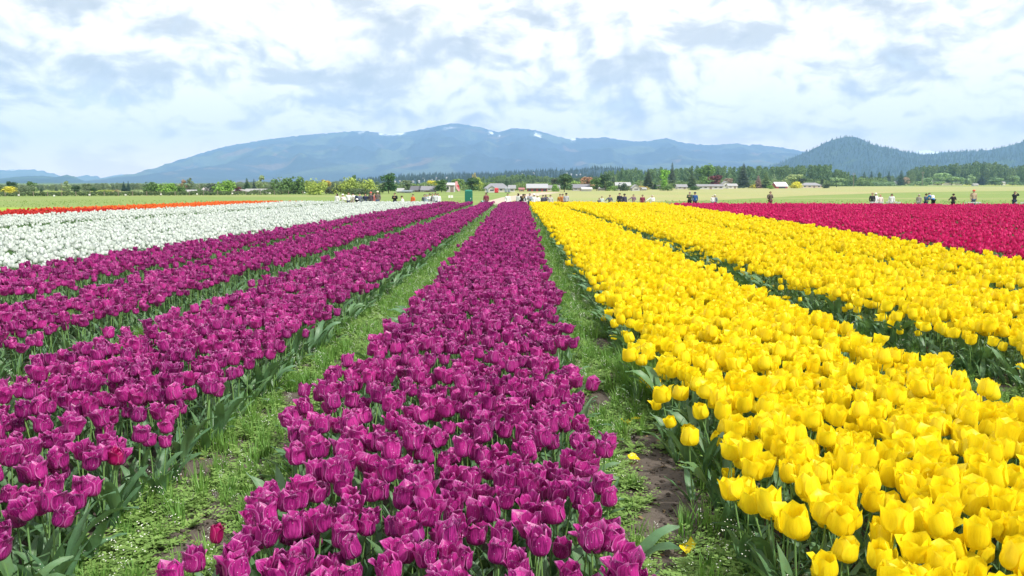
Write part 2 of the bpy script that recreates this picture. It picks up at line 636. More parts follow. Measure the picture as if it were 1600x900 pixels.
ALL = {}
for bi, (kd, L, R, y0, nm, dens) in enumerate(BEDS):
    X, Y, th = make_points(L, R, y0, dens)
    eL, eR = X - L(Y), R(Y) - X
    n = len(X)
    rot = np.c_[rng.normal(0, 0.06, n), rng.normal(0, 0.06, n), rng.uniform(-math.pi, math.pi, n)]
    # plants at a bed's edge lean out over the path
    lean_out = np.where(eL < 0.16, -1.0, 0) + np.where(eR < 0.16, 1.0, 0)
    roll = lean_out * rng.uniform(0.0, 0.10, n)
    sc = np.clip(rng.normal(0.99, 0.10, n), 0.72, 1.18) * (1 + 0.10 * th)
    hs = np.clip(sc, 0.85, 1.1) * rng.uniform(0.88, 1.09, n)
    if kd == 'yellow':      # short stragglers down the edges of the yellow beds
        st_ = (np.minimum(eL, eR) < 0.22) & (rng.random(n) < 0.35)
        sc = np.where(st_, sc * 0.72, sc)
        hs = np.where(st_, hs * rng.uniform(0.45, 0.8, n), hs)
    idx = rng.integers(0, NKIND, n)
    px, py, D = project(X, Y, 0.47)
    ALL.setdefault(kd, []).append(dict(bed=nm, x=X, y=Y, eL=eL, eR=eR, rot=rot, roll=roll, sc=sc, hs=hs, idx=idx, px=px, py=py, D=D))


def eul(rz, rx, ry, roll):
    """heading first, then the lean in world axes"""
    out = np.zeros((len(rz), 3))
    for i in range(len(rz)):
        mt = Matrix.Rotation(roll[i] + ry[i], 3, 'Y') @ Matrix.Rotation(rx[i], 3, 'X') @ Matrix.Rotation(rz[i], 3, 'Z')
        e = mt.to_euler('XYZ')
        out[i] = (e.x, e.y, e.z)
    return out


WORDS = {
    'purple': (['loosely open purple tulip', 'cup-shaped purple tulip', 'frilly flared purple tulip', 'upright dark purple tulip', 'spreading purple tulip', 'plump pale-rimmed purple tulip', 'slender wavy purple tulip']),
    'yellow': (['plump closed yellow tulip', 'rounded yellow tulip', 'loosely open yellow tulip', 'tall egg-shaped yellow tulip', 'spreading yellow tulip', 'broad cup-shaped yellow tulip', 'full overlapping yellow tulip']),
    'magenta': ['magenta tulip'] * NKIND,
    'white': ['white tulip'] * NKIND,
    'red': ['red tulip'] * NKIND,
    'orange': ['orange tulip'] * NKIND,
}
ORD = ('first', 'second', 'third', 'fourth', 'fifth', 'sixth', 'seventh', 'eighth', 'ninth', 'rearmost')
ZONE_OLD = dict(purple=(4.2, 5.0, 5.8, 6.6), yellow=(4.2, 5.0, 5.8, 6.6), magenta=(17, 18, 19, 20), white=(15, 16, 17, 18), orange=(44, 45, 46, 47))
SHORT = {'middle purple bed': 'middle bed', 'purple bed left of the middle path': 'left bed', 'second purple bed from the middle path': 'second left bed',
         'near yellow bed': 'near bed', 'second yellow bed': 'second bed', 'purple bed beside the white tulips': 'third left bed', 'yellow bed beside the magenta tulips': 'third bed'}
MASS = {
    'purple': 'dense rows of ruffled purple tulips running back to the far end of the field',
    'yellow': 'dense rows of bright yellow tulips running back to the far end of the field',
    'magenta': 'wide mass of magenta tulips behind the yellow beds',
    'white': 'wide mass of white tulips beyond the purple beds',
    'orange': 'thin band of orange tulips behind the white ones',
    'red': 'thin band of red tulips at the near end of the orange strip',
}


def single_parts(kd, i):
    T = KIT[kd]['near'][i]
    pm = []
    for P, UV in T['petals']:
        b = MB()
        b.grid(P, 0, UV)
        pm.append(b.mesh('%s_petal' % kd, [M[kd]]))
    b = MB()
    b.tube(T['stem'], 0.0042, 6, 0, False)
    stm = b.mesh('%s_stem' % kd, [M['stem']])
    lm = []
    for P, UV in T['leaves']:
        b = MB()
        b.grid(P, 0, UV)
        lm.append(b.mesh('%s_leaf' % kd, [M['leaf']]))
    return pm, stm, lm


def spot_words(A, i):
    e = 'along its left edge' if A['eL'][i] < 0.2 else ('along its right edge' if A['eR'][i] < 0.2 else 'inside')
    return e


def build_tulip(kd, parts, vi, loc, rot, scl, label, group, two=True, color=None):
    e = bpy.data.objects.new('%s_tulip' % kd, None)
    COL.objects.link(e)
    e.empty_display_size = 0.05
    e.location, e.rotation_euler, e.scale = loc, rot, scl
    tag(e, label, 'tulip', group)
    pm, stm, lm = parts[vi]
    for q in pm:
        link('petal', q, e)
    link('stem', stm, e)
    for q in lm:
        link('leaf', q, e)
    return e


for kd, lst in ALL.items():
    A = {k: np.concatenate([a[k] for a in lst]) for k in ('x', 'y', 'eL', 'eR', 'rot', 'roll', 'sc', 'hs', 'idx', 'px', 'py', 'D')}
    bed = sum([[a['bed']] * len(a['x']) for a in lst], [])
    E = eul(A['rot'][:, 2], A['rot'][:, 0], A['rot'][:, 1], A['roll'])
    pts = np.c_[A['x'], A['y'], zg(A['y']) + 0.004]
    scl = np.c_[A['sc'], A['sc'], A['hs']]
    vis = (A['px'] > -12) & (A['px'] < 1612) & (A['py'] < 925)
    order = np.argsort(np.where(vis, A['D'], 1e9))
    take = np.zeros(len(pts), bool)
    take[order[:300]] = True
    if kd in ('orange',):
        take[:] = False
        take[order[:300]] = True
    sel = np.nonzero(take)[0]
    zq = np.quantile(A['D'][sel], np.arange(0.1, 1.0, 0.1))
    full = kd in ('purple', 'yellow')
    parts = {i: single_parts(kd, i) for i in range(NKIND)} if full else None
    for i in sel:
        vi = int(A['idx'][i])
        w = WORDS[kd][vi]
        wid = A['eL'][i] + A['eR'][i]
        fr = A['eL'][i] / max(wid, 0.1)
        e_ = 'on the left edge' if A['eL'][i] < 0.2 else 'on the right edge' if A['eR'][i] < 0.2 else 'left of centre' if fr < 0.4 else 'right of centre' if fr > 0.6 else 'in the centre'
        zone = int(np.searchsorted(zq, A['D'][i]))
        dz_ = ORD[min(zone, 9)] + ' rank'
        tall = '' if 'tall' in w else 'tall ' if A['hs'][i] > 1.045 else ('short ' if A['hs'][i] < 0.93 else '')
        if full:
            lab = '%s%s %s, %s of the %s' % (tall, w, e_, dz_, SHORT[bed[i]])
            build_tulip(kd, parts, vi, pts[i], E[i], scl[i], lab, '%s tulips in the %s' % (kd, bed[i]))
        else:
            kk = 'red' if kd == 'orange' else kd
            w = WORDS[kk][vi]
            o = link('%s_tulip' % kk, KIT[kk]['mid'][vi], None, pts[i], E[i], scl[i])
            lab = '%s%s %s, %s of the %s' % (tall, w, e_, dz_, bed[i])
            tag(o, lab, 'tulip', '%s tulips in the %s' % (kk, bed[i]))
    rest = ~take
    if kd == 'orange':
        # the near end of the strip is a red kind
        redp = rest & (A['y'] < 50 + rng.normal(0, 1.5, len(pts)))
        scatter('red_tulips', MASS['red'], 'tulips', KIT['red']['mid'], pts[redp], E[redp], scl[redp], A['idx'][redp])
        rest = rest & ~redp
    if full:
        nr = A['D'] < 15
        idx2 = np.where(nr, A['idx'], A['idx'] + NKIND)
        scatter(kd + '_tulips', MASS[kd], 'tulips', KIT[kd]['full'] + KIT[kd]['mid'], pts[rest], E[rest], scl[rest], idx2[rest])
    else:
        scatter(kd + '_tulips', MASS[kd], 'tulips', KIT[kd]['mid'], pts[rest], E[rest], scl[rest], A['idx'][rest])
#PART2
# ------------------------------------------------------------------ tulips that stand out by themselves
M['rose'] = petal_mat('rose_petal', (0.42, 0.008, 0.13), (0.38, 0.006, 0.11), (0.75, 0.25, 0.40), 0.5, 0.35, 0.25, 0.36)
M['lilac'] = petal_mat('lilac_petal', (0.42, 0.04, 0.26), (0.36, 0.03, 0.24), (0.70, 0.35, 0.62), 0.5, 0.4, 0.25, 0.36)


def lone_tulip(mat, px, py, zt, sc, hs, vi, label, rot=(0, 0, 0)):
    T = KIT['purple']['near'][vi] if mat != 'yellow' else KIT['yellow']['near'][vi]
    dy = py - HOR
    D = FPX * (CAM_H - zt) / dy
    x = (px - VPX) / FPX * D
    parts_ = {}
    pm = []
    for P, UV in T['petals']:
        b = MB()
        b.grid(P, 0, UV)
        pm.append(b.mesh('%s_petal' % mat, [M[mat]]))
    b = MB()
    b.tube(T['stem'], 0.0042, 6, 0, False)
    lm = []
    for P, UV in T['leaves']:
        c = MB()
        c.grid(P, 0, UV)
        lm.append(c.mesh('%s_leaf' % mat, [M['leaf']]))
    build_tulip('purple' if mat != 'yellow' else 'yellow', {0: (pm, b.mesh('stem', [M['stem']]), lm)}, 0,
                (x, D * 0.995, 0.004), rot, (sc, sc, hs), label, None)


lone_tulip('rose', 147, 722, 0.44, 0.92, 0.97, 3, 'rounded rose-pink tulip leaning out alone over the left bed edge', (0.02, 0.10, 0.6))
lone_tulip('rose', 313, 850, 0.40, 0.66, 0.92, 3, 'small dark red tulip bud at the front left corner of the middle bed', (0, -0.15, 2.0))
lone_tulip('lilac', 529, 818, 0.44, 0.95, 1.0, 2, 'pale lilac-edged tulip opened wide in the front of the middle bed', (0.05, 0.02, 1.0))
lone_tulip('lilac', 655, 850, 0.44, 1.0, 1.0, 5, 'pale frosted purple tulip low at the front of the middle bed', (0.0, 0.08, 3.0))
lone_tulip('yellow', 1046, 640, 0.30, 0.62, 0.72, 1, 'small short yellow tulip sticking out left of the near yellow bed', (0.0, -0.2, 0.5))
lone_tulip('yellow', 1112, 692, 0.30, 0.62, 0.72, 0, 'tiny yellow tulip low on the path side of the near yellow bed', (0.0, -0.2, 2.5))
lone_tulip('yellow', 1138, 705, 0.28, 0.60, 0.66, 3, 'tiny yellow tulip just right of a lower one beside the dirt path', (0.0, -0.1, 4.5))
lone_tulip('yellow', 1266, 846, 0.36, 0.85, 0.86, 0, 'drooping yellow tulip on a bare stem at the near bed edge', (0.0, -0.12, 1.5))

# ------------------------------------------------------------------ fallen petals
b = MB()
P, UV = petal_grid(5, 7, 0.10, 0.05, 1.3, 0.95, 0.0, 0.1, 0.2, 5)
P = P - P.mean(axis=(0, 1))
b.grid(xf(P, Matrix.Rotation(math.radians(80), 4, 'Y')), 0, UV)
fp = b.mesh('fallen_petal', [M['yellow']])
for i, (px, py, a, lab) in enumerate([
        (993, 719, 0.2, 'bright yellow fallen petal lying beside the purple bed edge'),
        (982, 660, 1.6, 'yellow fallen petal lying in the weeds under the yellow bed'),
        (997, 655, 2.9, 'curled yellow petal lying right of another in the weeds'),
        (1086, 866, 4.2, 'withered orange-yellow petal on the bare dirt path')]):
    D = FPX * (CAM_H - 0.06) / (py - HOR)
    o = link('fallen_petal', fp, None, ((px - VPX) / FPX * D, D * 0.99, 0.055), (0.2, 0.1, a), (1.0, 1.0, 1.0))
    tag(o, lab, 'petal', 'petals fallen on the path')

# ------------------------------------------------------------------ ground
m, g = newmat('ground')
pos = g.n('ShaderNodeNewGeometry').outputs['Position']
X_, Y_, Z_ = g.sep(pos)
n1 = g.noise(pos, 0.05, 5, 0.6)
n2 = g.noise(g.vmath('MULTIPLY', pos, (0.25, 1.0, 1.0)), 0.035, 4, 0.65)
n3 = g.noise(pos, 1.6, 4, 0.6)
grass = g.mix(n1, (0.155, 0.235, 0.060, 1), (0.25, 0.31, 0.105, 1))
grass = g.mix(g.ramp(n2, 0.52, 0.68, 0, 0.7), grass, (0.34, 0.32, 0.15, 1))
grass = g.mix(g.ramp(n3, 0.45, 0.75, 0, 0.35), grass, (0.12, 0.21, 0.04, 1))
far = g.ramp(Y_, 700.0, 1600.0)
grass = g.mix(far, grass, (0.10, 0.15, 0.06, 1))
bed = g.mix(n3, (0.07, 0.10, 0.035, 1), (0.11, 0.17, 0.045, 1))
isbed = g.math('MULTIPLY', g.ramp(Y_, 69.0, 71.5, 1.0, 0.0), g.ramp(X_, -27.5, -26.5))
col = g.mix(isbed, grass, bed)
M['ground'] = finish(m, g, col, 0.95, 0.1, 0, None, n3, 0.4, 0.1)

ys = [-600, -60, 0, 30, 60, 68] + list(np.arange(70, 93, 2.0)) + [94, 120, 200, 400, 800, 1600, 3200, 6400, 8800, 11300]
xs = [-8800, -4000, -1000, -300, -100, -30, 0, 30, 100, 300, 1000, 4000, 8800]
b = MB()
b.grid(np.array([[(x, y, float(zg(y))) for x in xs] for y in ys]), 0)
tag(link('ground', b.mesh('ground', [M['ground']])), kind='structure')


def sheet(name, rows, off_, mat):
    """a thin sheet that follows the ground; rows: (distance, left, right)"""
    yy = sorted(set([r[0] for r in rows] + [float(v) for v in np.arange(70, 93, 2.0) if rows[0][0] < v < rows[-1][0]]))
    ya, la, ra = [r[0] for r in rows], [r[1] for r in rows], [r[2] for r in rows]
    b = MB()
    b.grid(np.array([[(x, y, float(zg(y)) + off_) for x in np.linspace(np.interp(y, ya, la), np.interp(y, ya, ra), 8)] for y in yy]), 0)
    return tag(link(name, b.mesh(name, [mat])), kind='structure')


def flat_mat(name, a, bcol, sc=0.4, streak=(1, 1, 1), c=None):
    m, g = newmat(name)
    pos = g.n('ShaderNodeNewGeometry').outputs['Position']
    n1 = g.noise(g.vmath('MULTIPLY', pos, streak), sc, 5, 0.65)
    n2 = g.noise(pos, sc * 9, 3, 0.6)
    col = g.mix(g.ramp(n1, 0.35, 0.65), c4(a), c4(bcol))
    col = g.mix(g.ramp(n2, 0.4, 0.75, 0, 0.35), col, c4(c if c else [k * 0.7 for k in a]))
    return finish(m, g, col, 0.95, 0.1, 0, None, n2, 0.3, 0.05)


sheet('young_crop', [(30, -95, -32), (46, -95, -29.5), (53, -95, -27.8), (66, -95, -25), (76, -110, -22.6), (84, -115, -20)], 0.010,
      flat_mat('young_crop', (0.22, 0.34, 0.045), (0.30, 0.42, 0.07), 0.5, (0.4, 1, 1)))
sheet('stubble_field', [(128, gx(800, 128), gx(960, 128)), (150, gx(790, 150), gx(1130, 150)), (200, gx(792, 200), gx(1260, 200)), (260, gx(800, 260), gx(1400, 260)),
                        (330, gx(790, 330), gx(1640, 330)), (480, gx(960, 480), gx(1720, 480)), (640, gx(1130, 640), gx(1750, 640))], 0.012,
      flat_mat('stubble_field', (0.36, 0.34, 0.16), (0.28, 0.33, 0.12), 0.06, (0.25, 1, 1), (0.34, 0.27, 0.15)))
sheet('dirt_track', [(112, gx(752, 112), gx(790, 112)), (140, gx(762, 140), gx(800, 140)), (175, gx(785, 175), gx(820, 175)), (215, gx(815, 215), gx(850, 215)),
                     (262, gx(846, 262), gx(876, 262))], 0.022, flat_mat('dirt_track', (0.46, 0.38, 0.31), (0.52, 0.44, 0.36), 0.3))
sheet('yellow_field', [(860, gx(1320, 860), gx(1700, 860)), (1150, gx(1300, 1150), gx(1700, 1150))], 0.03,
      flat_mat('yellow_field', (0.60, 0.56, 0.08), (0.48, 0.50, 0.09), 0.02, (0.2, 1, 1)))

# soil under the near rows, with real clods and hollows
m, g = newmat('soil')
pos = g.n('ShaderNodeNewGeometry').outputs['Position']
s1 = g.noise(pos, 3.0, 6, 0.65)
s2 = g.noise(pos, 40.0, 5, 0.7)
col = g.mix(s1, (0.085, 0.070, 0.060, 1), (0.150, 0.126, 0.108, 1))
col = g.mix(g.ramp(s2, 0.5, 0.7, 0, 0.6), col, (0.055, 0.042, 0.035, 1))
M['soil'] = finish(m, g, col, 0.95, 0.15, 0, None, s2, 0.6, 0.015)
xx = np.arange(-9, 7.01, 0.07)
yy = np.arange(0.4, 22, 0.07)
b = MB()
Pg = np.zeros((len(yy), len(xx), 3))
for i, y in enumerate(yy):
    for j, x in enumerate(xx):
        h = 0.020 + 0.026 * mnoise.noise(Vector((x * 2.2, y * 1.7, 0.3))) + 0.020 * mnoise.noise(Vector((x * 7.5, y * 7.5, 1.3))) + 0.010 * mnoise.noise(Vector((x * 20, y * 20, 4)))
        Pg[i, j] = (x, y, max(0.004, h))
b.grid(Pg, 0)
tag(link('soil', b.mesh('soil', [M['soil']])), kind='structure')


# ------------------------------------------------------------------ weeds and grass between the beds
def weed_mesh(sd, flowers):
    q = random.Random(sd)
    b = MB()
    for k in range(13):
        az = q.uniform(0, 6.28)
        Ls = q.uniform(0.07, 0.15)
        rise = q.uniform(0.25, 1.3)
        x = z = 0.0
        n = 6
        prev = (0, 0, 0.0)
        for i in range(1, n + 1):
            ang = rise - 0.9 * i / n
            x += Ls / n * math.cos(ang)
            z += Ls / n * math.sin(ang)
            cx, cy, cz = x * math.cos(az), x * math.sin(az), max(0.003, z)
            for sgn in (-1, 1):
                la = az + sgn * q.uniform(0.6, 1.2)
                ll = 0.034 * (1 - 0.4 * i / n) * q.uniform(0.7, 1.3)
                wv = ll * 0.34
                ex, ey, ez = cx + ll * math.cos(la), cy + ll * math.sin(la), cz + ll * q.uniform(-0.1, 0.5)
                mx_, my_ = cx + ll * 0.55 * math.cos(la), cy + ll * 0.55 * math.sin(la)
                nxv, nyv = -math.sin(la) * wv, math.cos(la) * wv
                b.add([(cx, cy, cz), (mx_ + nxv, my_ + nyv, (cz + ez) / 2), (ex, ey, ez), (mx_ - nxv, my_ - nyv, (cz + ez) / 2 + 0.002)], [(0, 1, 2, 3)], 0)
            prev = (cx, cy, cz)
    for k in range(flowers):
        az, r, h = q.uniform(0, 6.28), q.uniform(0.01, 0.10), q.uniform(0.07, 0.17)
        cx, cy = r * math.cos(az), r * math.sin(az)
        b.add([(cx * 0.5, cy * 0.5, 0), (cx * 0.5 + 0.002, cy * 0.5, 0), (cx, cy, h)], [(0, 1, 2)], 0)
        for _ in range(3):
            ox, oy, oz = cx + q.gauss(0, 0.006), cy + q.gauss(0, 0.006), h + q.gauss(0, 0.008)
            s_ = 0.0034
            b.add([(ox - s_, oy, oz), (ox, oy - s_, oz + 0.002), (ox + s_, oy, oz), (ox, oy + s_, oz + 0.003), (ox, oy, oz + s_)], [(0, 1, 4), (1, 2, 4), (2, 3, 4), (3, 0, 4), (3, 2, 1, 0)], 1)
    return b.mesh('weed_clump_%d' % sd, [M['weed'], M['wflower']], False)


def grass_mesh(sd, n, h):
    q = random.Random(sd)
    b = MB()
    for k in range(n):
        az = q.uniform(0, 6.28)
        r = q.uniform(0, 0.05)
        ox, oy = r * math.cos(az), r * math.sin(az)
        L, w = h * q.uniform(0.6, 1.15), 0.0032
        out = q.uniform(0.05, 0.55)
        la = az + q.gauss(0, 0.5)
        pts = [(ox + out * L * t * t * math.cos(la), oy + out * L * t * t * math.sin(la), L * t * (1 - 0.25 * out * t)) for t in (0, 0.4, 0.75, 1)]
        sx, sy = -math.sin(la) * w, math.cos(la) * w
        vs = []
        for i, (x, y, z) in enumerate(pts[:3]):
            f = (1, 0.9, 0.55)[i]
            vs += [(x - sx * f, y - sy * f, z), (x + sx * f, y + sy * f, z)]
        vs.append(pts[3])
        b.add(vs, [(0, 1, 3, 2), (2, 3, 5, 4), (4, 5, 6)], 0)
    return b.mesh('grass_tuft_%d' % sd, [M['grass']], False)


WEEDS = [weed_mesh(i, (0, 1, 2, 0, 4)[i]) for i in range(5)]
TUFTS = [grass_mesh(i, 26, 0.17) for i in range(3)]
TALL = [grass_mesh(9, 60, 0.38)]
paths = [  # left edge, right edge, start, end, density, dirt
    (off(E_1R, -0.22), off(E_cL, 0.16), 1.5, 67, 120, True),
    (off(E_cR, -0.14), off(E_y1L, 0.20), 1.5, 66, 110, True),
    (off(G12, -0.45), off(G12, 0.5), 4, 66, 70, False),
    (off(G23, -0.35), off(G23, 0.4), 7, 66, 55, False),
    (off(GW, -1.1), off(GW, 0.6), 18, 76, 14, False),
    (off(E_y1R, -0.2), off(E_y2L, 0.2), 3, 60, 45, False),
    (off(G_y, -0.2), off(G_y, 0.2), 8, 60, 30, False),
    (off(E_y3R, 0.0), off(E_y3R, 0.6), 10, 60, 30, False),
    (off(G_m, -0.3), off(G_m, 0.3), 20, 60, 25, False),
]
wp, wr, ws, wi = [], [], [], []
for (L, R, y0, y1, dens, dirt) in paths:
    y = y0
    while y < y1:
        step = 0.5
        d_ = dens * (1.0 if y < 14 else max(0.35, 14 / y))
        big = 1.0 if y < 14 else min(1.9, 1 + (y - 14) * 0.02)
        l, r = float(L(y)), float(R(y))
        for _ in range(rng.poisson(d_ * step * (r - l))):
            x, yv = rng.uniform(l, r), y + rng.uniform(0, step)
            if dirt and yv < 11:
                c = (l + r) / 2 + (0.10 if L is paths[0][0] else -0.02)
                nn = mnoise.noise(Vector((x * 2.4, yv * 1.1, 2.0)))
                near = max(0, 1 - (yv - 3) / 6.0)
                # bare trodden soil down the middle near the camera
                if abs(x - c) < 0.17 * near + 0.04 and nn > -0.25 - 0.2 * near and yv < 7.5:
                    if rng.random() < 0.62:
                        continue
                if nn > 0.30:
                    continue
            if yv > float(Yend(x)) + 1 or not in_view(x, yv):
                continue
            s_ = rng.uniform(0.7, 1.35) * big
            wp.append((x, yv, float(zg(yv)) + 0.015))
            wr.append((0, 0, rng.uniform(0, 6.28)))
            ws.append((s_, s_, s_ * rng.uniform(0.7, 1.2)))
            u_ = rng.random()
            wi.append(int(rng.integers(0, 5)) if u_ < 0.62 else 5 + int(rng.integers(0, 3)))
        y += step
scatter('weeds', 'low green weeds with tiny white flowers covering the paths between beds', 'weeds', WEEDS + TUFTS, wp, wr, ws, wi)

# clods of earth and dry litter on the trodden paths
m, g = newmat('clod')
oc = g.n('ShaderNodeTexCoord').outputs['Object']
rr_ = g.n('ShaderNodeObjectInfo').outputs['Random']
M['clod'] = finish(m, g, g.mix(rr_, (0.065, 0.052, 0.044, 1), (0.17, 0.142, 0.12, 1)), 0.95, 0.1, 0, None, g.noise(oc, 3.0, 3, 0.6), 0.5, 0.2)
m, g = newmat('dry_leaf')
rr_ = g.n('ShaderNodeObjectInfo').outputs['Random']
M['dry'] = finish(m, g, g.mix(rr_, (0.34, 0.25, 0.13, 1), (0.20, 0.12, 0.06, 1)), 0.8, 0.2, 0.2)
CL = []
for i in range(4):
    q = random.Random(200 + i)
    b = MB()
    P = np.zeros((5, 7, 3))
    for a in range(5):
        for c in range(7):
            th_, az = math.pi * a / 4, 6.2832 * c / 7
            k = 1 + 0.30 * mnoise.noise(Vector((math.cos(az) * 1.7 + i * 3, math.sin(az) * 1.7, th_ * 1.5)))
            P[a, c] = (k * math.sin(th_) * math.cos(az), 0.8 * k * math.sin(th_) * math.sin(az), 0.6 * k * math.cos(th_))
    b.grid(P, 0, None, True)
    CL.append(b.mesh('clod_%d' % i, [M['clod']]))
for i in range(2):
    b = MB()
    P, UV = leaf_grid(3, 5, 3.2, 0.55, 0, 0.15, 0.8, 0.5, 0.6, 0)
    b.grid(P, 0, UV)
    CL.append(b.mesh('dry_leaf_%d' % i, [M['dry']]))
cp, cr, cs, ci_ = [], [], [], []
for (L, R, y0, y1, n_) in ((off(E_1R, -0.1), off(E_cL, 0.1), 2.5, 14, 3600), (off(E_cR, -0.1), off(E_y1L, 0.15), 2.5, 14, 3600)):
    for _ in range(n_):
        y = y0 + (y1 - y0) * rng.random() ** 1.5
        x = rng.uniform(float(L(y)), float(R(y)))
        s_ = 0.005 + 0.016 * rng.random() ** 2.5
        k = int(rng.integers(0, 4)) if rng.random() < 0.93 else 4 + int(rng.integers(0, 2))
        if k > 3:
            s_ = rng.uniform(0.010, 0.020)
        jx, jy = min(len(xx) - 1, int((x + 9) / 0.07)), min(len(yy) - 1, int((y - 0.4) / 0.07))
        cp.append((x, y, Pg[jy, jx, 2] + s_ * 0.15))
        cr.append((0, 0, rng.uniform(0, 6.28)))
        cs.append((s_, s_, s_))
        ci_.append(k)
scatter('soil_clods', 'small clods of earth and dry leaf litter on the paths', 'clods', CL, cp, cr, cs, ci_)

# the tall grass clump that grows out of the near yellow bed's edge
gp = []
for k in range(34):
    gp.append((1.17 + rng.normal(0, 0.08), 8.0 + rng.normal(0, 0.38), 0.02))
n = len(gp)
scatter('tall_grass', 'tall bright green grass clump growing out of the yellow bed edge', 'grass', TALL, gp, [(0, 0, rng.uniform(0, 6.28)) for _ in gp],
        [(1.1, 1.1, rng.uniform(0.8, 1.15)) for _ in gp], [0] * n)

# broad loose leaves lying out over the paths at the bed edges
lp, lr, ls, li = [], [], [], []
LV = []
for i in range(6):
    b = MB()
    for k in range(2):
        P, UV = leaf_grid(5, 9, 0.30 + 0.03 * i, 0.034, (k - 0.5) * 0.9, 1.12 + 0.05 * i, 0.5 + 0.22 * i, 0.35, (-1) ** i * 0.7)
        b.grid(P, 0, UV)
    LV.append(b.mesh('edge_leaf_%d' % i, [M['leaf']]))
for (E, side, y0, y1, dens) in ((E_y1L, -1, 2.5, 26, 8), (E_1R, 1, 2.5, 26, 7), (E_cL, -1, 3, 18, 4), (E_cR, 1, 3, 18, 4), (E_y2L, -1, 5, 26, 8), (off(G12, 0.36), -1, 5, 20, 6)):
    for _ in range(int((y1 - y0) * dens)):
        y = rng.uniform(y0, y1)
        x = float(E(y)) + side * rng.uniform(-0.24, -0.02)
        lp.append((x, y, 0.012))
        lr.append((0, 0, (math.pi if side < 0 else 0) + rng.normal(0, 1.25)))
        s_ = rng.uniform(0.7, 1.2)
        ls.append((s_, s_, s_ * rng.uniform(0.9, 1.4)))
        li.append(int(rng.integers(0, 6)))
scatter('edge_leaves', 'broad blue-green tulip leaves sprawling over the path edges', 'leaves', LV, lp, lr, ls, li)

# rough grass behind the field
M['meadow'] = green_mat('meadow_blade', (0.17, 0.27, 0.07), (0.24, 0.33, 0.10), 0.7, 0.1, 0.25, False)
MTUFT = []
for t_ in TUFTS:
    q_ = t_.copy()
    q_.materials[0] = M['meadow']
    MTUFT.append(q_)
gp, gr, gs, gi_ = [], [], [], []
for _ in range(9000):
    y = 70 + 75 * rng.random() ** 1.6
    x = rng.uniform(-0.66 * y, 0.66 * y)
    if y < float(Yend(x)) + 2 or (x < -17 and y < 88) or (gx(735, y) < x < gx(880, y) and y > 95):
        continue
    gp.append((x, y, float(zg(y))))
    s_ = rng.uniform(0.5, 1.1)
    gr.append((0, 0, rng.uniform(0, 6.28)))
    gs.append((s_ * 1.6, s_ * 1.6, s_))
    gi_.append(int(rng.integers(0, 3)))
scatter('meadow_grass', 'rough green meadow grass behind the far end of the tulips', 'grass', MTUFT, gp, gr, gs, gi_)

# thin row of white tulips past the magenta ones
n = 420
x = rng.uniform(24, 44, n)
k = np.array([mnoise.noise(Vector((a * 0.9, 3, 1))) for a in x]) > 0.08
x = x[k]
y = Yend(x) + rng.uniform(0.5, 1.4, len(x))
scatter('white_tulip_row', 'thin row of white tulips past the far edge of the magenta ones', 'tulips', KIT['white']['mid'], np.c_[x, y, np.zeros(len(x))],
        np.c_[np.zeros(len(x)), np.zeros(len(x)), rng.uniform(0, 6.28, len(x))], np.full((len(x), 3), 1.25), rng.integers(0, NKIND, len(x)))


# ------------------------------------------------------------------ mountains and hills
def mountain_mat(name, forest, light, brown, snow=False, sc=1.0):
    m, g = newmat(name)
    pos = g.n('ShaderNodeNewGeometry').outputs['Position']
    a = g.noise(pos, 0.0045 * sc, 6, 0.65)
    b_ = g.noise(g.vmath('MULTIPLY', pos, (1, 0.35, 1.5)), 0.0016 * sc, 5, 0.6, 0.8)
    c_ = g.noise(pos, 0.03 * sc, 4, 0.7)
    col = g.mix(a, c4(forest), c4([k * 1.7 for k in forest]))
    col = g.mix(g.ramp(b_, 0.53, 0.60, 0, 0.85), col, c4(light))
    b2 = g.noise(g.vmath('ADD', pos, (900, 300, 0)), 0.0019 * sc, 4, 0.6, 1.2)
    col = g.mix(g.ramp(b2, 0.60, 0.66, 0, 0.8), col, c4(brown))
    col = g.mix(g.ramp(c_, 0.4, 0.7, 0, 0.4), col, c4([k * 0.6 for k in forest]))
    if snow:
        at = g.n('ShaderNodeAttribute', attribute_name='snow').outputs['Fac']
        sn = g.ramp(g.math('ADD', at, g.math('MULTIPLY', g.math('SUBTRACT', g.noise(pos, 0.02, 5, 0.8), 0.5), 2.4)), 0.50, 0.75)
        col = g.mix(sn, col, (0.85, 0.88, 0.92, 1))
    return finish(m, g, col, 0.95, 0.05)


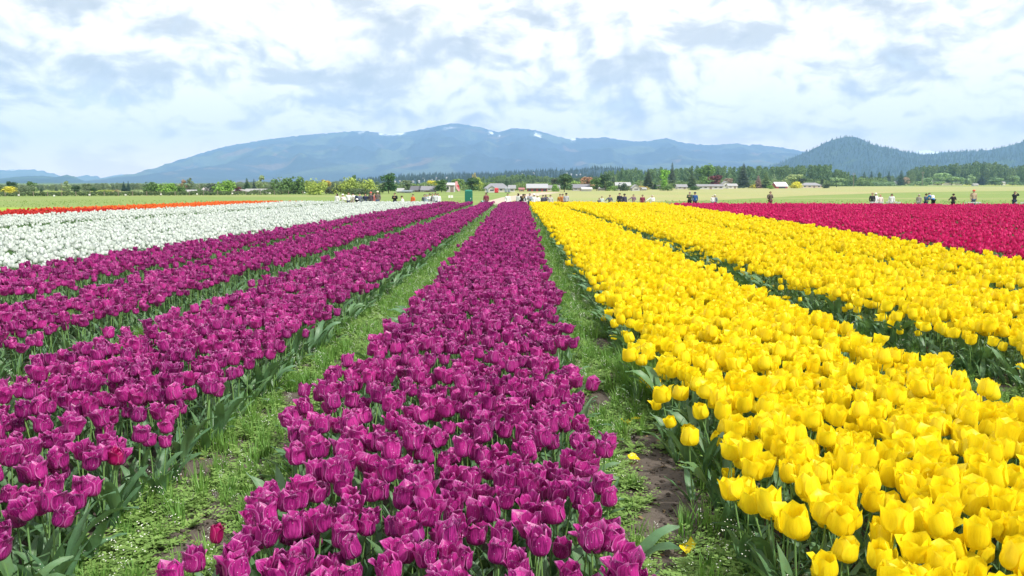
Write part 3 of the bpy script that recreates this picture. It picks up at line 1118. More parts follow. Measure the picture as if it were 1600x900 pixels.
def mountain(name, prof, D, front, back, mat, nx, nt, rel=0.25, fs=1.0, snow=(), smooth_exp=1.0, sd=0.0, serr=0.0):
    pxs = np.linspace(prof[0][0], prof[-1][0], nx)
    pys = np.interp(pxs, [a for a, _ in prof], [b for _, b in prof])
    X = gx(pxs, D)
    H = (HOR - pys) / FPX * D + CAM_H
    H = np.array([h + serr * mnoise.noise(Vector((x * 0.02 * fs, sd, 3))) + serr * 0.6 * mnoise.noise(Vector((x * 0.06 * fs, sd, 7))) for x, h in zip(X, H)])
    H = np.maximum(H, -1.5)
    P = np.zeros((nt, nx, 3))
    sn = np.zeros((nt, nx))
    nf = int(nt * 0.72)
    for i in range(nt):
        if i < nf:
            t = i / (nf - 1)
            y = D - front * (1 - t)
            S = t ** smooth_exp * (1 - 0.25 * (1 - t)) if t > 0 else 0
        else:
            t2 = (i - nf + 1) / (nt - nf)
            y = D + back * t2
            S = max(0, 1 - t2) ** 1.2
            t = 1 - t2
        for j in range(nx):
            xs_ = X[j] * (0.25 + 0.75 * y / D)
            v = Vector((xs_ / 900.0 * fs, y / 1300.0 * fs, sd))
            r = 1 - abs(mnoise.noise(v) * 2.0)
            r2 = 1 - abs(mnoise.noise(v * 2.7 + Vector((3, 1, 0))) * 2)
            r3 = mnoise.noise(v * 7.0)
            env = 6.75 * t * (1 - t) ** 2 if i < nf else t * (1 - t)
            h = H[j] * S * (1 + rel * env * ((r - 0.55) + 0.45 * (r2 - 0.5) + 0.22 * r3)) 
            P[i, j] = (xs_, y, -1.5 + (h + 1.5) if S > 0 else -1.5)
            for (a, b_, w, t0) in snow:
                if a < pxs[j] < b_ and i < nf + 3:
                    sn[i, j] = max(sn[i, j], w * max(0, 1 - abs(t - t0) / 0.13) * min(1, (pxs[j] - a) / 6, (b_ - pxs[j]) / 6))
    b = MB()
    b.grid(P, 0)
    me = b.mesh(name, [mat])
    if len(snow):
        at = me.attributes.new('snow', 'FLOAT', 'POINT')
        at.data.foreach_set('value', sn.ravel().astype(np.float32))
    o = link(name, me)
    tag(o, kind='structure')
    return P, nf


MT = mountain_mat('mountain_forest', (0.036, 0.054, 0.085), (0.11, 0.145, 0.13), (0.17, 0.13, 0.13), True)
MT2 = mountain_mat('hill_forest', (0.024, 0.046, 0.060), (0.07, 0.115, 0.08), (0.06, 0.10, 0.04), False, 2.0)
MT3 = mountain_mat('far_range', (0.06, 0.08, 0.08), (0.12, 0.15, 0.12), (0.15, 0.14, 0.13), True)
main_prof = [(196, 287), (215, 280), (235, 272), (250, 268), (275, 258), (300, 247), (325, 239), (350, 232), (375, 227), (400, 223), (425, 219), (450, 216), (475, 213), (500, 211),
             (540, 208), (570, 206), (590, 208), (605, 211), (625, 210), (640, 208), (660, 204), (680, 200), (700, 196), (712, 194.5), (722, 195.5), (740, 199), (755, 201),
             (770, 206), (778, 208.5), (788, 206), (800, 202), (815, 203), (835, 205), (850, 209), (868, 214), (885, 218.5), (900, 217), (925, 217), (945, 216), (960, 219),
             (985, 222), (1010, 222), (1024, 219), (1034, 217), (1045, 219), (1060, 224), (1085, 227), (1110, 228), (1125, 226.5), (1145, 225), (1160, 228), (1180, 227),
             (1195, 230), (1210, 231), (1245, 237), (1290, 246), (1340, 256), (1400, 270)]
mountain('mountain', main_prof, 9000, 4200, 2500, MT, 400, 84, 0.55, 1.3,
         snow=((560, 578, 0.7, 0.97), (592, 640, 0.80, 0.99), (760, 776, 0.8, 0.93), (776, 786, 0.95, 0.9), (796, 806, 0.7, 0.97), (830, 848, 0.85, 0.90), (886, 902, 0.9, 0.99), (690, 720, 0.55, 0.92)), serr=10)
mountain('far_mountain', [(-160, 262), (-100, 258), (-40, 262), (0, 266), (25, 266), (50, 265.5), (68, 266), (90, 271), (110, 277), (128, 277), (145, 273), (158, 276), (170, 279), (182, 275),
                          (196, 272), (215, 275), (240, 281), (270, 287)], 10200, 3000, 900, MT3, 90, 24, 0.3, 0.8, snow=((20, 40, 0.9, 0.97), (120, 135, 0.7, 0.97), (190, 215, 0.7, 0.95)), sd=5, serr=20)
mountain('left_hill', [(-120, 285), (-70, 276), (-20, 279), (10, 281), (30, 277), (50, 275), (75, 275), (95, 277), (106, 275), (112, 273), (122, 276), (133, 281), (150, 287)],
         5200, 1600, 700, MT2, 80, 26, 0.3, 1.6, sd=9, serr=5)
mountain('snowy_mountain', [(1380, 262), (1405, 244), (1425, 236), (1440, 235.5), (1452, 239), (1470, 236), (1490, 240), (1520, 250), (1560, 262)], 10300, 1900, 800, MT3, 60, 20, 0.3, 0.8,
         snow=((1415, 1460, 1.6, 0.97), (1462, 1480, 1.4, 0.97)), sd=15, serr=15)
RP, rnf = mountain('right_hill', [(1090, 288), (1130, 274), (1165, 266), (1200, 260), (1225, 251), (1240, 243), (1255, 238), (1268, 231), (1280, 225), (1295, 219), (1310, 216), (1325, 215),
                                  (1338, 220), (1350, 226), (1370, 231), (1395, 236), (1415, 241), (1435, 243), (1460, 240), (1490, 238), (1515, 237), (1535, 235), (1550, 232),
                                  (1570, 227), (1590, 221), (1620, 216), (1680, 208), (1760, 215), (1850, 250)], 4600, 1500, 900, MT2, 170, 44, 0.42, 1.6, sd=21, serr=4)
FP, fnf = mountain('foothill', [(560, 286), (590, 280), (620, 277), (650, 274.5), (700, 273), (760, 272), (810, 270), (840, 268), (900, 266), (930, 262), (965, 264), (1000, 269), (1080, 276), (1150, 286)],
                   2300, 800, 400, MT2, 110, 26, 0.25, 3.0, sd=31)


# ------------------------------------------------------------------ trees
def foliage_mat(name, color=None, trans=0.25):
    m, g = newmat(name)
    oi = g.n('ShaderNodeObjectInfo')
    base = oi.outputs['Color'] if color is None else None
    oc = g.n('ShaderNodeTexCoord').outputs['Object']
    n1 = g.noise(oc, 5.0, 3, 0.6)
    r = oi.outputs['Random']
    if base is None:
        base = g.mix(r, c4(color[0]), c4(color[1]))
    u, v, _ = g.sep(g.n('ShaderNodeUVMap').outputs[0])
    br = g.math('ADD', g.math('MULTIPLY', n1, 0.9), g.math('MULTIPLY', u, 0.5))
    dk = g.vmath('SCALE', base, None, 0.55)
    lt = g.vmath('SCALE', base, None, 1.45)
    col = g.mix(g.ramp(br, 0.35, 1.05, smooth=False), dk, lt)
    return finish(m, g, col, 0.75, 0.15, trans)


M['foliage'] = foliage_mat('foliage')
m, g = newmat('bark')
pos = g.n('ShaderNodeTexCoord').outputs['Object']
nb = g.noise(g.vmath('MULTIPLY', pos, (8, 8, 1)), 4.0, 4, 0.6)
M['bark'] = finish(m, g, g.mix(nb, (0.06, 0.045, 0.035, 1), (0.15, 0.12, 0.09, 1)), 0.9, 0.1, 0, None, nb, 0.4, 0.05)


def crown_mesh(sd, kind, nleaf):
    """leafy crown one unit tall and one unit wide, standing on z = 0"""
    q = random.Random(sd)
    b = MB()
    leaves = []
    if kind == 'round':
        lobes = []
        for k in range(15):
            z = q.uniform(0.16, 0.84)
            w = math.sin(math.pi * min(1, max(0, (z + 0.12) / 1.15))) ** 0.7
            a = q.uniform(0, 6.28)
            rr = 0.30 * w * math.sqrt(q.random())
            lobes.append((rr * math.cos(a), rr * math.sin(a), z, q.uniform(0.11, 0.20)))
    elif kind == 'tall':
        lobes = []
        for k in range(16):
            z = q.uniform(0.10, 0.88)
            w = 1 - abs(z - 0.45) * 1.0
            a = q.uniform(0, 6.28)
            rr = 0.28 * w * math.sqrt(q.random())
            lobes.append((rr * math.cos(a), rr * math.sin(a), z, q.uniform(0.09, 0.16)))
    elif kind == 'shrub':
        lobes = []
        for k in range(13):
            a = q.uniform(0, 6.28)
            rr = 0.33 * math.sqrt(q.random())
            lobes.append((rr * math.cos(a), rr * math.sin(a), q.uniform(0.12, 0.72) * (1 - rr), q.uniform(0.16, 0.24)))
    if kind in ('round', 'tall', 'shrub'):
        for k in range(nleaf):
            cx, cy, cz, r = lobes[k % len(lobes)]
            d = Vector((q.gauss(0, 1), q.gauss(0, 1), q.gauss(0.1, 1))).normalized()
            rr = r * q.uniform(0.55, 1.08)
            zsc = 1.15 if kind != 'shrub' else 1.4
            pnt = Vector((cx + d.x * rr, cy + d.y * rr, cz + d.z * rr * zsc * 0.8))
            if pnt.z < 0:
                continue
            s_ = q.uniform(0.026, 0.052)
            nrm = (d + Vector((q.gauss(0, 0.5), q.gauss(0, 0.5), q.gauss(0.2, 0.5)))).normalized()
            t1 = nrm.orthogonal().normalized()
            t1.rotate(Matrix.Rotation(q.uniform(0, 6.28), 3, nrm))
            t2 = nrm.cross(t1)
            u = q.random()
            b.add([pnt - t1 * s_, pnt + t2 * s_ * 0.75, pnt + t1 * s_, pnt - t2 * s_ * 0.75], [(0, 1, 2, 3)], 0, [(u, 0)] * 4)
    else:
        # conifer: whorls of drooping boughs
        lev = 20
        for i in range(lev):
            z = 0.03 + 0.93 * (i / lev) ** 0.95
            R = 0.5 * (1 - z) ** 0.85 * q.uniform(0.82, 1.1) + 0.012
            nb_ = 11 if i < 14 else 7
            for k in range(nb_):
                a = 6.283 * k / nb_ + q.uniform(-0.25, 0.25) + i * 0.7
                r = R * q.uniform(0.72, 1.1)
                w = r * 0.30
                dr = q.uniform(0.25, 0.5) * r * 0.35
                c_, s2 = math.cos(a), math.sin(a)
                u = q.random()
                p0 = (0, 0, z + 0.02)
                p1 = (0.55 * r * c_ - w * s2, 0.55 * r * s2 + w * c_, z - dr * 0.5 - 0.012)
                p2 = (r * c_, r * s2, z - dr)
                p3 = (0.55 * r * c_ + w * s2, 0.55 * r * s2 - w * c_, z - dr * 0.5 - 0.012)
                p4 = (0.6 * r * c_, 0.6 * r * s2, z - dr * 0.3 + 0.012)
                b.add([p0, p1, p2, p3, p4], [(0, 1, 4), (1, 2, 4), (2, 3, 4), (3, 0, 4)], 0, [(u, 0)] * 5)
        b.add([(0.012, 0, 0.93), (-0.012, 0.01, 0.93), (0, -0.012, 0.93), (0, 0, 1.0)], [(0, 1, 3), (1, 2, 3), (2, 0, 3)], 0)
    return b


def trunk_mb(kind):
    b = MB()
    if kind == 'conifer':
        b.tube([(0, 0, -0.12), (0, 0, 0.3), (0, 0, 0.93)], [0.028, 0.02, 0.003], 6)
    else:
        b.tube([(0, 0, -0.25), (0.01, 0, 0.1), (0, 0.01, 0.5), (0.01, 0, 0.8)], [0.042, 0.032, 0.018, 0.005], 6)
        for k, (a, z0) in enumerate(((0.4, 0.08), (2.3, 0.15), (4.1, 0.1), (5.4, 0.25), (1.3, 0.35))):
            b.tube([(0, 0, z0), (0.12 * math.cos(a), 0.12 * math.sin(a), z0 + 0.14), (0.26 * math.cos(a), 0.26 * math.sin(a), z0 + 0.32)], [0.018, 0.012, 0.004], 5)
    return b


CROWNS = {}
TR = {}
for kd, ns in (('round', 4), ('tall', 4), ('shrub', 3), ('conifer', 3)):
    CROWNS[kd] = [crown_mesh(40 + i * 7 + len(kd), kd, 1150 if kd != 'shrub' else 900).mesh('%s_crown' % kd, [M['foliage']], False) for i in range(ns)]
    TR[kd] = trunk_mb(kd).mesh('%s_trunk' % kd, [M['bark']])

DG, MG, BG = (0.035, 0.070, 0.030), (0.075, 0.135, 0.040), (0.135, 0.240, 0.045)
YG, YL, PG = (0.24, 0.30, 0.07), (0.42, 0.40, 0.05), (0.20, 0.26, 0.13)
RD, BR, OR, GG, OY = (0.115, 0.040, 0.045), (0.24, 0.17, 0.12), (0.28, 0.20, 0.09), (0.12, 0.16, 0.09), (0.34, 0.27, 0.07)
tcount = [0]


def tree(px, top, w, base, kind, col, label, D=None, group=None):
    D = D or min(900.0, 3 * FPX / (base - HOR))
    zb = float(zg(D))
    H = (HOR - top) / FPX * D + CAM_H - zb
    H *= 1.06
    W = w / FPX * D
    k = tcount[0]
    tcount[0] += 1
    name = {'round': 'broadleaf_tree', 'tall': 'broadleaf_tree', 'shrub': 'shrub', 'conifer': 'conifer_tree'}[kind]
    e = bpy.data.objects.new(name, None)
    COL.objects.link(e)
    e.location = (gx(px, D), D, zb)
    col = [min(0.75, c * 1.55) for c in col]
    e.rotation_euler = (0, 0, rnd.uniform(0, 6.28))
    tag(e, label, 'shrub' if kind == 'shrub' else 'tree', group)
    wide = w > 18
    lift = {'round': 0.05, 'tall': 0.04, 'shrub': 0.0, 'conifer': 0.05}[kind]
    sc = (W * (1.52 if kind in ('round', 'shrub', 'tall') else 1.2), W * (1.52 if kind in ('round', 'shrub', 'tall') else 1.15), H * (1 - lift) * 1.02)
    ck = 'shrub' if (kind == 'round' and px < 604 and wide) else kind
    if ck != kind:
        lift = 0.0
        sc = (sc[0], sc[1], H * 1.34)
    c = link('crown', CROWNS[ck][k % len(CROWNS[ck])], e, (0, 0, H * lift), None, sc, col)
    if kind != 'shrub':
        link('trunk', TR[kind], e, (0, 0, H * lift), None, (W * 0.8 if kind != 'conifer' else W, W * 0.8 if kind != 'conifer' else W, H * (1 - lift)))
    return e


# x in the photograph, crown top, width, ground line, kind, colour, label
TREES = [
    (5, 284, 22, 303, 'round', DG, 'dark evergreen-looking tree at the far left end of the hedge'),
    (27, 288, 28, 303, 'shrub', YL, 'bushy mustard-yellow tree behind the left end of the hedge'),
    (25, 283, 16, 301, 'round', DG, 'small dark tree poking up behind the mustard-yellow bush'),
    (46, 286, 20, 303, 'round', GG, 'grey-green leafless-looking tree right of the mustard-yellow bush'),
    (56, 283, 16, 302, 'round', MG, 'green tree with a narrow top beside the grey-green one'),
    (71, 293, 10, 304, 'conifer', DG, 'small dark cone-shaped tree standing alone behind the left hedge'),
    (90, 296, 26, 303, 'shrub', YG, 'low yellow-green bush behind the left hedge'),
    (111, 283.5, 13, 301, 'tall', PG, 'pale slender tree rising behind the low yellow-green bush'),
    (126, 290, 15, 304, 'round', DG, 'dark round tree behind the hedge below the left hills'),
    (142, 287, 14, 302, 'round', GG, 'grey-green tree between two dark round ones on the left'),
    (152, 293, 11, 304, 'round', DG, 'small dark round shrub-like tree behind the left hedge'),
    (166, 294, 30, 303, 'shrub', YG, 'broad olive-yellow bush behind the left hedge'),
    (182, 293, 18, 303, 'shrub', BR, 'brownish bush beside the broad olive one'),
    (199, 284, 10, 299, 'conifer', (0.03, 0.06, 0.05), 'narrow blue-dark conifer left of its twin behind the hedge'),
    (206, 283.5, 9, 299, 'conifer', (0.03, 0.06, 0.05), 'narrow blue-dark conifer right of its twin behind the hedge'),
    (221, 293, 22, 303, 'shrub', PG, 'pale green bush before the twin dark conifers'),
    (240, 285, 24, 304, 'round', MG, 'leafy bright green tree at the centre of the left hedge'),
    (263, 285.5, 26, 304, 'round', BG, 'fresh green round tree beside a similar leafy one above the hedge'),
    (281, 286, 20, 303, 'round', MG, 'mid-green tree left of the tan bare-looking tree'),
    (291, 281.5, 14, 301, 'tall', BR, 'tan bare-looking tree between green ones'),
    (301, 279, 13, 301, 'tall', GG, 'tall grey-green tree left of the pale roofed houses'),
    (314, 291, 15, 303, 'shrub', MG, 'small green bush in front of the pink house'),
    (338, 287, 20, 303, 'round', (0.05, 0.07, 0.05), 'dark dull tree right of the pink house'),
    (354, 281, 28, 304, 'round', BG, 'big bright green tree above the hedge right of the pink house'),
    (376, 291, 13, 302, 'round', RD, 'dark plum-coloured small tree by the white greenhouse'),
    (390, 279, 15, 301, 'conifer', DG, 'dark broad conifer behind the white greenhouse'),
    (401, 280, 10, 300, 'conifer', (0.035, 0.06, 0.045), 'thin dark conifer right of the broad one by the greenhouse'),
    (412, 275, 17, 301, 'tall', PG, 'tall pale green tree behind the greenhouse'),
    (428, 287, 16, 302, 'round', GG, 'dull green tree at the right end of the greenhouse'),
    (443, 277, 28, 303, 'round', MG, 'broad green tree right of the greenhouse'),
    (458, 287, 22, 303, 'shrub', MG, 'low green bush between two broad green trees'),
    (471, 277, 26, 303, 'round', MG, 'second broad green tree right of the greenhouse, beside a yellow-green one'),
    (484, 283, 16, 303, 'tall', YG, 'pale yellow-green willow-like tree'),
    (497, 278, 28, 304, 'round', YG, 'large yellow-green tree with a rounded top left of the white-shirted visitors'),
    (512, 280.5, 16, 303, 'round', OY, 'orange-tinged olive tree right of the large yellow-green one'),
    (521, 288, 20, 303, 'shrub', (0.07, 0.09, 0.06), 'dark grey-green bush in front of the yellow-green trees'),
    (534, 283, 22, 303, 'round', YG, 'yellow-green tree right of the dark grey bush'),
    (548, 278, 24, 303, 'round', YG, 'light green tree with a small dark tip above the visitors'),
    (556, 273, 8, 301, 'tall', MG, 'thin green treetop sticking out above the light green trees'),
    (564, 279, 26, 303, 'round', (0.20, 0.26, 0.07), 'soft green tree above the group of visitors'),
    (579, 281, 24, 303, 'round', YG, 'pale green tree left of the tall dark round-topped tree'),
    (557, 291, 26, 304, 'shrub', (0.07, 0.10, 0.05), 'low dark bush beneath the soft green trees'),
    (585, 290, 18, 304, 'shrub', (0.07, 0.10, 0.05), 'low dark bush left of the tall dark round-topped tree'),
    (600, 286, 15, 302, 'round', PG, 'pale grey-green tree touching the tall dark round-topped tree'),
    (609, 270, 26, 302, 'round', (0.045, 0.10, 0.035), 'tall dark green dense tree with a domed top left of the village'),
    (637, 282, 18, 299, 'round', GG, 'grey-green tree behind the twin grey-roofed houses'),
    (654, 280, 9, 297, 'conifer', (0.03, 0.06, 0.05), 'dark conifer above the grey-roofed houses'),
    (676, 282, 18, 298, 'round', YL, 'bright yellow-green tree behind the grey-roofed houses'),
    (691, 280, 26, 300, 'round', MG, 'round olive green tree left of the white house'),
    (716, 280, 22, 299, 'round', (0.13, 0.20, 0.06), 'light green tree behind the red and white banner'),
    (738, 277, 22, 300, 'round', (0.045, 0.09, 0.035), 'dark green tree above the green portable toilet'),
    (749, 278, 14, 299, 'tall', YG, 'yellow-green tree clinging to the right of the dark one'),
    (742, 271, 10, 296, 'tall', (0.26, 0.24, 0.12), 'pale bare treetop behind the dark green tree above the green toilet'),
    (866, 280, 13, 297, 'round', (0.06, 0.07, 0.05), 'dark brownish tree left of the tall tree near the red barn'),
    (881, 271, 25, 300, 'round', (0.05, 0.095, 0.04), 'tall dark green tree standing right of the red barn'),
    (868, 285, 12, 299, 'shrub', BG, 'small fresh green bush in front of the tall tree by the red barn'),
    (898, 282, 15, 297, 'round', (0.22, 0.32, 0.10), 'light green round tree right of the tall tree by the red barn'),
    (916, 277, 19, 297, 'round', (0.26, 0.15, 0.09), 'rusty brown tree above the grey-roofed house'),
    (931, 278, 19, 298, 'round', MG, 'green tree between the rusty brown and the dark one'),
    (944, 272.5, 18, 298, 'round', DG, 'dark pointed green tree right of the rusty brown tree'),
    (955, 284, 15, 298, 'shrub', (0.17, 0.28, 0.08), 'light green round bush before the dark pointed tree'),
    (972, 283, 17, 298, 'shrub', (0.045, 0.075, 0.04), 'dark conical shrub before the white house'),
    (984, 287, 12, 297, 'shrub', YG, 'small yellow-green bush between the two white houses'),
    (1010, 264.5, 22, 296, 'conifer', (0.04, 0.06, 0.035), 'tall dark spruce left of the bright lime green tree'),
    (1021, 284, 9, 296, 'conifer', DG, 'short dark conifer at the foot of the tall spruce'),
    (1003, 288, 16, 297, 'shrub', OY, 'olive bush right of the white gabled house'),
    (1036, 265, 19, 296, 'tall', (0.15, 0.30, 0.045), 'bright lime green tree between two dark spruces'),
    (1047, 256, 16, 294, 'conifer', (0.045, 0.065, 0.045), 'tallest dark spruce, just right of the lime green tree'),
    (1035, 287, 20, 298, 'shrub', MG, 'green bush at the foot of the lime green tree'),
    (1078, 268, 21, 295, 'conifer', (0.06, 0.095, 0.045), 'broad dull green spruce left of the big leafy tree'),
    (1080, 289, 17, 297, 'shrub', (0.06, 0.12, 0.04), 'round green shrub below the broad dull spruce'),
    (1103, 258, 33, 294, 'round', (0.10, 0.18, 0.05), 'big leafy green tree behind the dark red tree'),
    (1115, 273, 25, 295, 'round', RD, 'dark red copper-leaved tree over the long low white house'),
    (1134, 279, 15, 293, 'round', (0.22, 0.17, 0.13), 'small grey-brown bare tree right of the dark red one'),
    (1146, 280, 9, 293, 'conifer', DG, 'small dark conifer left of the wide dark spruce'),
    (1157, 257, 26, 294, 'conifer', (0.045, 0.065, 0.045), 'wide dark spruce standing right of the small white houses'),
    (1180, 275, 16, 294, 'conifer', (0.19, 0.13, 0.11), 'reddish-brown cone-shaped tree left of the red barn with a white roof'),
    (1192, 269, 20, 294, 'conifer', (0.09, 0.14, 0.05), 'olive green conifer right of the reddish-brown tree'),
    (1171, 285, 10, 294, 'shrub', YL, 'small yellow bush beside the low greenhouse'),
    (1200, 287, 10, 295, 'shrub', BG, 'fresh green bush left of the red barn with a white roof'),
    (1203, 273, 12, 291, 'tall', PG, 'pale grey-green tree behind the olive conifer'),
    (1235, 273, 28, 292, 'round', (0.24, 0.30, 0.12), 'pale spreading tree above the bright yellow bush'),
    (1236, 281, 17, 294, 'shrub', (0.50, 0.46, 0.05), 'bright yellow bush right of the white-roofed red barn'),
    (1248, 278.5, 13, 293, 'round', (0.035, 0.05, 0.035), 'very dark round tree right of the bright yellow bush'),
    (1263, 268.5, 15, 290, 'tall', (0.18, 0.26, 0.12), 'pale green tree behind the grey roofed bungalow, left of a similar one'),
    (1275, 269, 13, 290, 'tall', (0.17, 0.27, 0.13), 'pale green tree behind the right end of the grey roofed bungalow'),
    (1278, 280, 6, 293, 'tall', (0.03, 0.05, 0.03), 'dark column-shaped bush at the right end of the bungalow'),
    (1285, 282, 10, 294, 'shrub', (0.04, 0.06, 0.035), 'dark rounded shrub right of the column-shaped bush'),
    (1301, 277, 26, 292, 'round', (0.17, 0.25, 0.11), 'pale green tree left of the utility pole'),
    (1318, 270, 16, 291, 'conifer', (0.06, 0.10, 0.06), 'dim green conifer left of the utility pole'),
    (1343, 269, 13, 290, 'conifer', (0.04, 0.07, 0.05), 'dark conifer left of another in front of the right hill'),
    (1354, 268, 12, 290, 'conifer', (0.04, 0.07, 0.05), 'dark conifer second of the row in front of the right hill'),
    (1366, 270, 9, 290, 'tall', (0.08, 0.13, 0.07), 'slim green tree between dark conifers before the right hill'),
    (1381, 268, 12, 290, 'conifer', (0.04, 0.07, 0.05), 'dark conifer standing alone above the long pale hedge'),
    (1400, 267, 16, 290, 'conifer', (0.05, 0.09, 0.05), 'dark green conifer behind the tan tree'),
    (1406, 277, 14, 290, 'round', (0.30, 0.23, 0.16), 'tan round tree at the left end of the tall wood'),
    (1330, 282, 26, 290.5, 'shrub', (0.17, 0.25, 0.12), 'long pale green bush right of the utility pole'),
    (1352, 282, 26, 290.5, 'shrub', (0.15, 0.23, 0.11), 'second long pale bush below the dark conifers'),
    (1376, 282, 24, 290.5, 'shrub', (0.15, 0.23, 0.11), 'pale bush at the right end of the long pale hedge'),
    (1425, 279, 24, 290, 'shrub', (0.17, 0.25, 0.10), 'green willow bush left of the long white greenhouse'),
    (1440, 277, 20, 290, 'round', (0.18, 0.27, 0.12), 'light green willow tree at the left end of the long white greenhouse'),
    (1462, 271, 24, 289, 'round', (0.20, 0.30, 0.13), 'light green tree above the long white greenhouse'),
    (1478, 275, 20, 289, 'round', (0.19, 0.28, 0.13), 'light green tree right of the brightest one above the greenhouse'),
    (1493, 277, 12, 289, 'round', (0.15, 0.24, 0.10), 'small green tree near the right end of the greenhouse'),
    (1506, 273, 15, 289, 'tall', (0.20, 0.29, 0.14), 'pale slender tree right of the long white greenhouse'),
    (1524, 274, 16, 289, 'conifer', (0.03, 0.05, 0.04), 'dark low conifer in front of the tall wood'),
    (1545, 277, 22, 289, 'round', (0.15, 0.24, 0.11), 'light green bushy tree before the tall wood near the right'),
    (1572, 274, 18, 289, 'round', (0.17, 0.26, 0.12), 'light green tree in front of the right end of the tall wood'),
    (1592, 278, 16, 289, 'shrub', (0.12, 0.20, 0.09), 'green bush at the far right end of the tall wood'),
]
for t in TREES:
    tree(*t)


# far woods: masses nobody could count
def wood(name, label, mat_cols, px0, px1, D, depth, topf, n, kinds, wr_=(0.42, 0.6)):
    mt = foliage_mat(name + '_foliage', [[c * 1.7 for c in k] for k in mat_cols], 0.2)
    ms = []
    for kd, i in kinds:
        b = crown_mesh(70 + i * 5, kd, 620)
        ms.append(b.mesh('%s_crown_%d' % (name, i), [mt], False))
    pts, rot, scl, idx = [], [], [], []
    for k in range(n):
        d = D + depth * rng.random()
        px = rng.uniform(px0, px1)
        top = topf(px) + abs(rng.normal(0, 1.4)) - (d - D) * 0.0
        H = (HOR - top) / FPX * d + CAM_H + 1.0
        if H < 2:
            continue
        H *= rng.uniform(0.90, 1.02)
        W = H * rng.uniform(*wr_)
        pts.append((gx(px, d), d, -1.0))
        rot.append((0, 0, rng.uniform(0, 6.28)))
        scl.append((W, W, H))
        idx.append(int(rng.integers(0, len(ms))))
    scatter(name, label, 'woods', ms, pts, rot, scl, idx)


ip = lambda *pr: (lambda x: float(np.interp(x, [a for a, _ in pr], [b for _, b in pr])))
wood('far_right_woods', 'tall grey-green wood standing behind the fields on the right', ((0.060, 0.105, 0.045), (0.095, 0.140, 0.065)), 1408, 1680, 900, 160,
     ip((1408, 268), (1420, 259), (1440, 256), (1460, 258), (1480, 254), (1510, 251.5), (1540, 252), (1560, 256), (1568, 260), (1580, 255), (1600, 254), (1680, 256)), 230, [('tall', 0), ('tall', 1), ('tall', 2), ('round', 3)], (0.42, 0.62))
wood('middle_woods', 'long grey-green belt of woods behind the village houses', ((0.060, 0.110, 0.045), (0.100, 0.155, 0.065)), 935, 1330, 640, 160,
     ip((935, 270), (955, 264), (980, 262), (1000, 262), (1060, 260), (1090, 258), (1130, 258), (1160, 258), (1200, 258), (1240, 257), (1270, 256), (1292, 257), (1300, 262), (1315, 268), (1330, 272)), 330, [('tall', 0), ('tall', 1), ('tall', 2), ('round', 3)], (0.42, 0.62))
wood('low_woods', 'lower wooded belt behind the red barn and the grey-roofed houses', ((0.070, 0.120, 0.050), (0.115, 0.170, 0.070)), 752, 960, 520, 120,
     ip((752, 276), (780, 273), (810, 271), (840, 273), (880, 276), (905, 278), (935, 275), (960, 272)), 150, [('tall', 0), ('round', 1), ('round', 2)], (0.55, 0.8))
wood('left_woods', 'distant low woods behind the hedge and bushes on the left', ((0.075, 0.11, 0.075), (0.13, 0.165, 0.09)), -60, 560, 300, 110,
     ip((-60, 286.5), (60, 287), (100, 286.5), (135, 286), (160, 285), (200, 284.5), (240, 285.5), (300, 285.5), (350, 284), (400, 282), (450, 282), (560, 281)), 800, [('round', 1), ('round', 2), ('conifer', 3)], (0.7, 1.0))
wood('valley_woods', 'distant dark woods on the valley floor behind the village', ((0.045, 0.075, 0.045), (0.075, 0.115, 0.06)), 540, 960, 430, 200,
     ip((540, 281), (620, 283), (640, 286), (700, 284), (760, 280), (830, 276), (900, 275), (960, 273)), 420, [('round', 1), ('conifer', 2), ('conifer', 3)], (0.5, 0.8))
wood('gap_woods', 'low distant woods between the village and the tall right wood', ((0.055, 0.095, 0.05), (0.085, 0.13, 0.065)), 1290, 1440, 950, 120,
     ip((1290, 270), (1340, 275), (1440, 272)), 70, [('tall', 0), ('round', 1)], (0.6, 0.9))


def slope_forest(name, label, P, nf, n, hmin, hmax, cols, lo_t=0.05, wid=0.42):
    mt = foliage_mat(name + '_foliage', cols, 0.1)
    ms = [crown_mesh(90 + i, 'conifer', 0).mesh('%s_tree_%d' % (name, i), [mt], False) for i in range(2)]
    pts, rot, scl, idx = [], [], [], []
    nx = P.shape[1]
    while len(pts) < n:
        i = lo_t * nf + rng.random() * (nf * (1 - lo_t) + 1)
        j = rng.uniform(0, nx - 1.01)
        i0, j0 = int(i), int(j)
        if i0 + 1 >= P.shape[0]:
            continue
        fi, fj = i - i0, j - j0
        v = (P[i0, j0] * (1 - fi) * (1 - fj) + P[i0 + 1, j0] * fi * (1 - fj) + P[i0, j0 + 1] * (1 - fi) * fj + P[i0 + 1, j0 + 1] * fi * fj)
        if v[2] < 0:
            n -= 1
            continue
        h = rng.uniform(hmin, hmax)
        pts.append((v[0], v[1], v[2] - h * 0.25))
        rot.append((0, 0, rng.uniform(0, 6.28)))
        scl.append((h * wid, h * wid, h))
        idx.append(int(rng.integers(0, 2)))
    scatter(name, label, 'forest', ms, pts, rot, scl, idx)


slope_forest('hill_forest', 'dark conifer forest covering the pointed hill on the right', RP, rnf, 7000, 12, 26, ((0.022, 0.048, 0.055), (0.078, 0.135, 0.085)), 0.03, 0.55)
slope_forest('foothill_forest', 'dark conifers on the low wooded ridge below the mountain', FP, fnf, 2600, 7, 15, ((0.022, 0.045, 0.032), (0.050, 0.080, 0.050)), 0.03, 0.5)

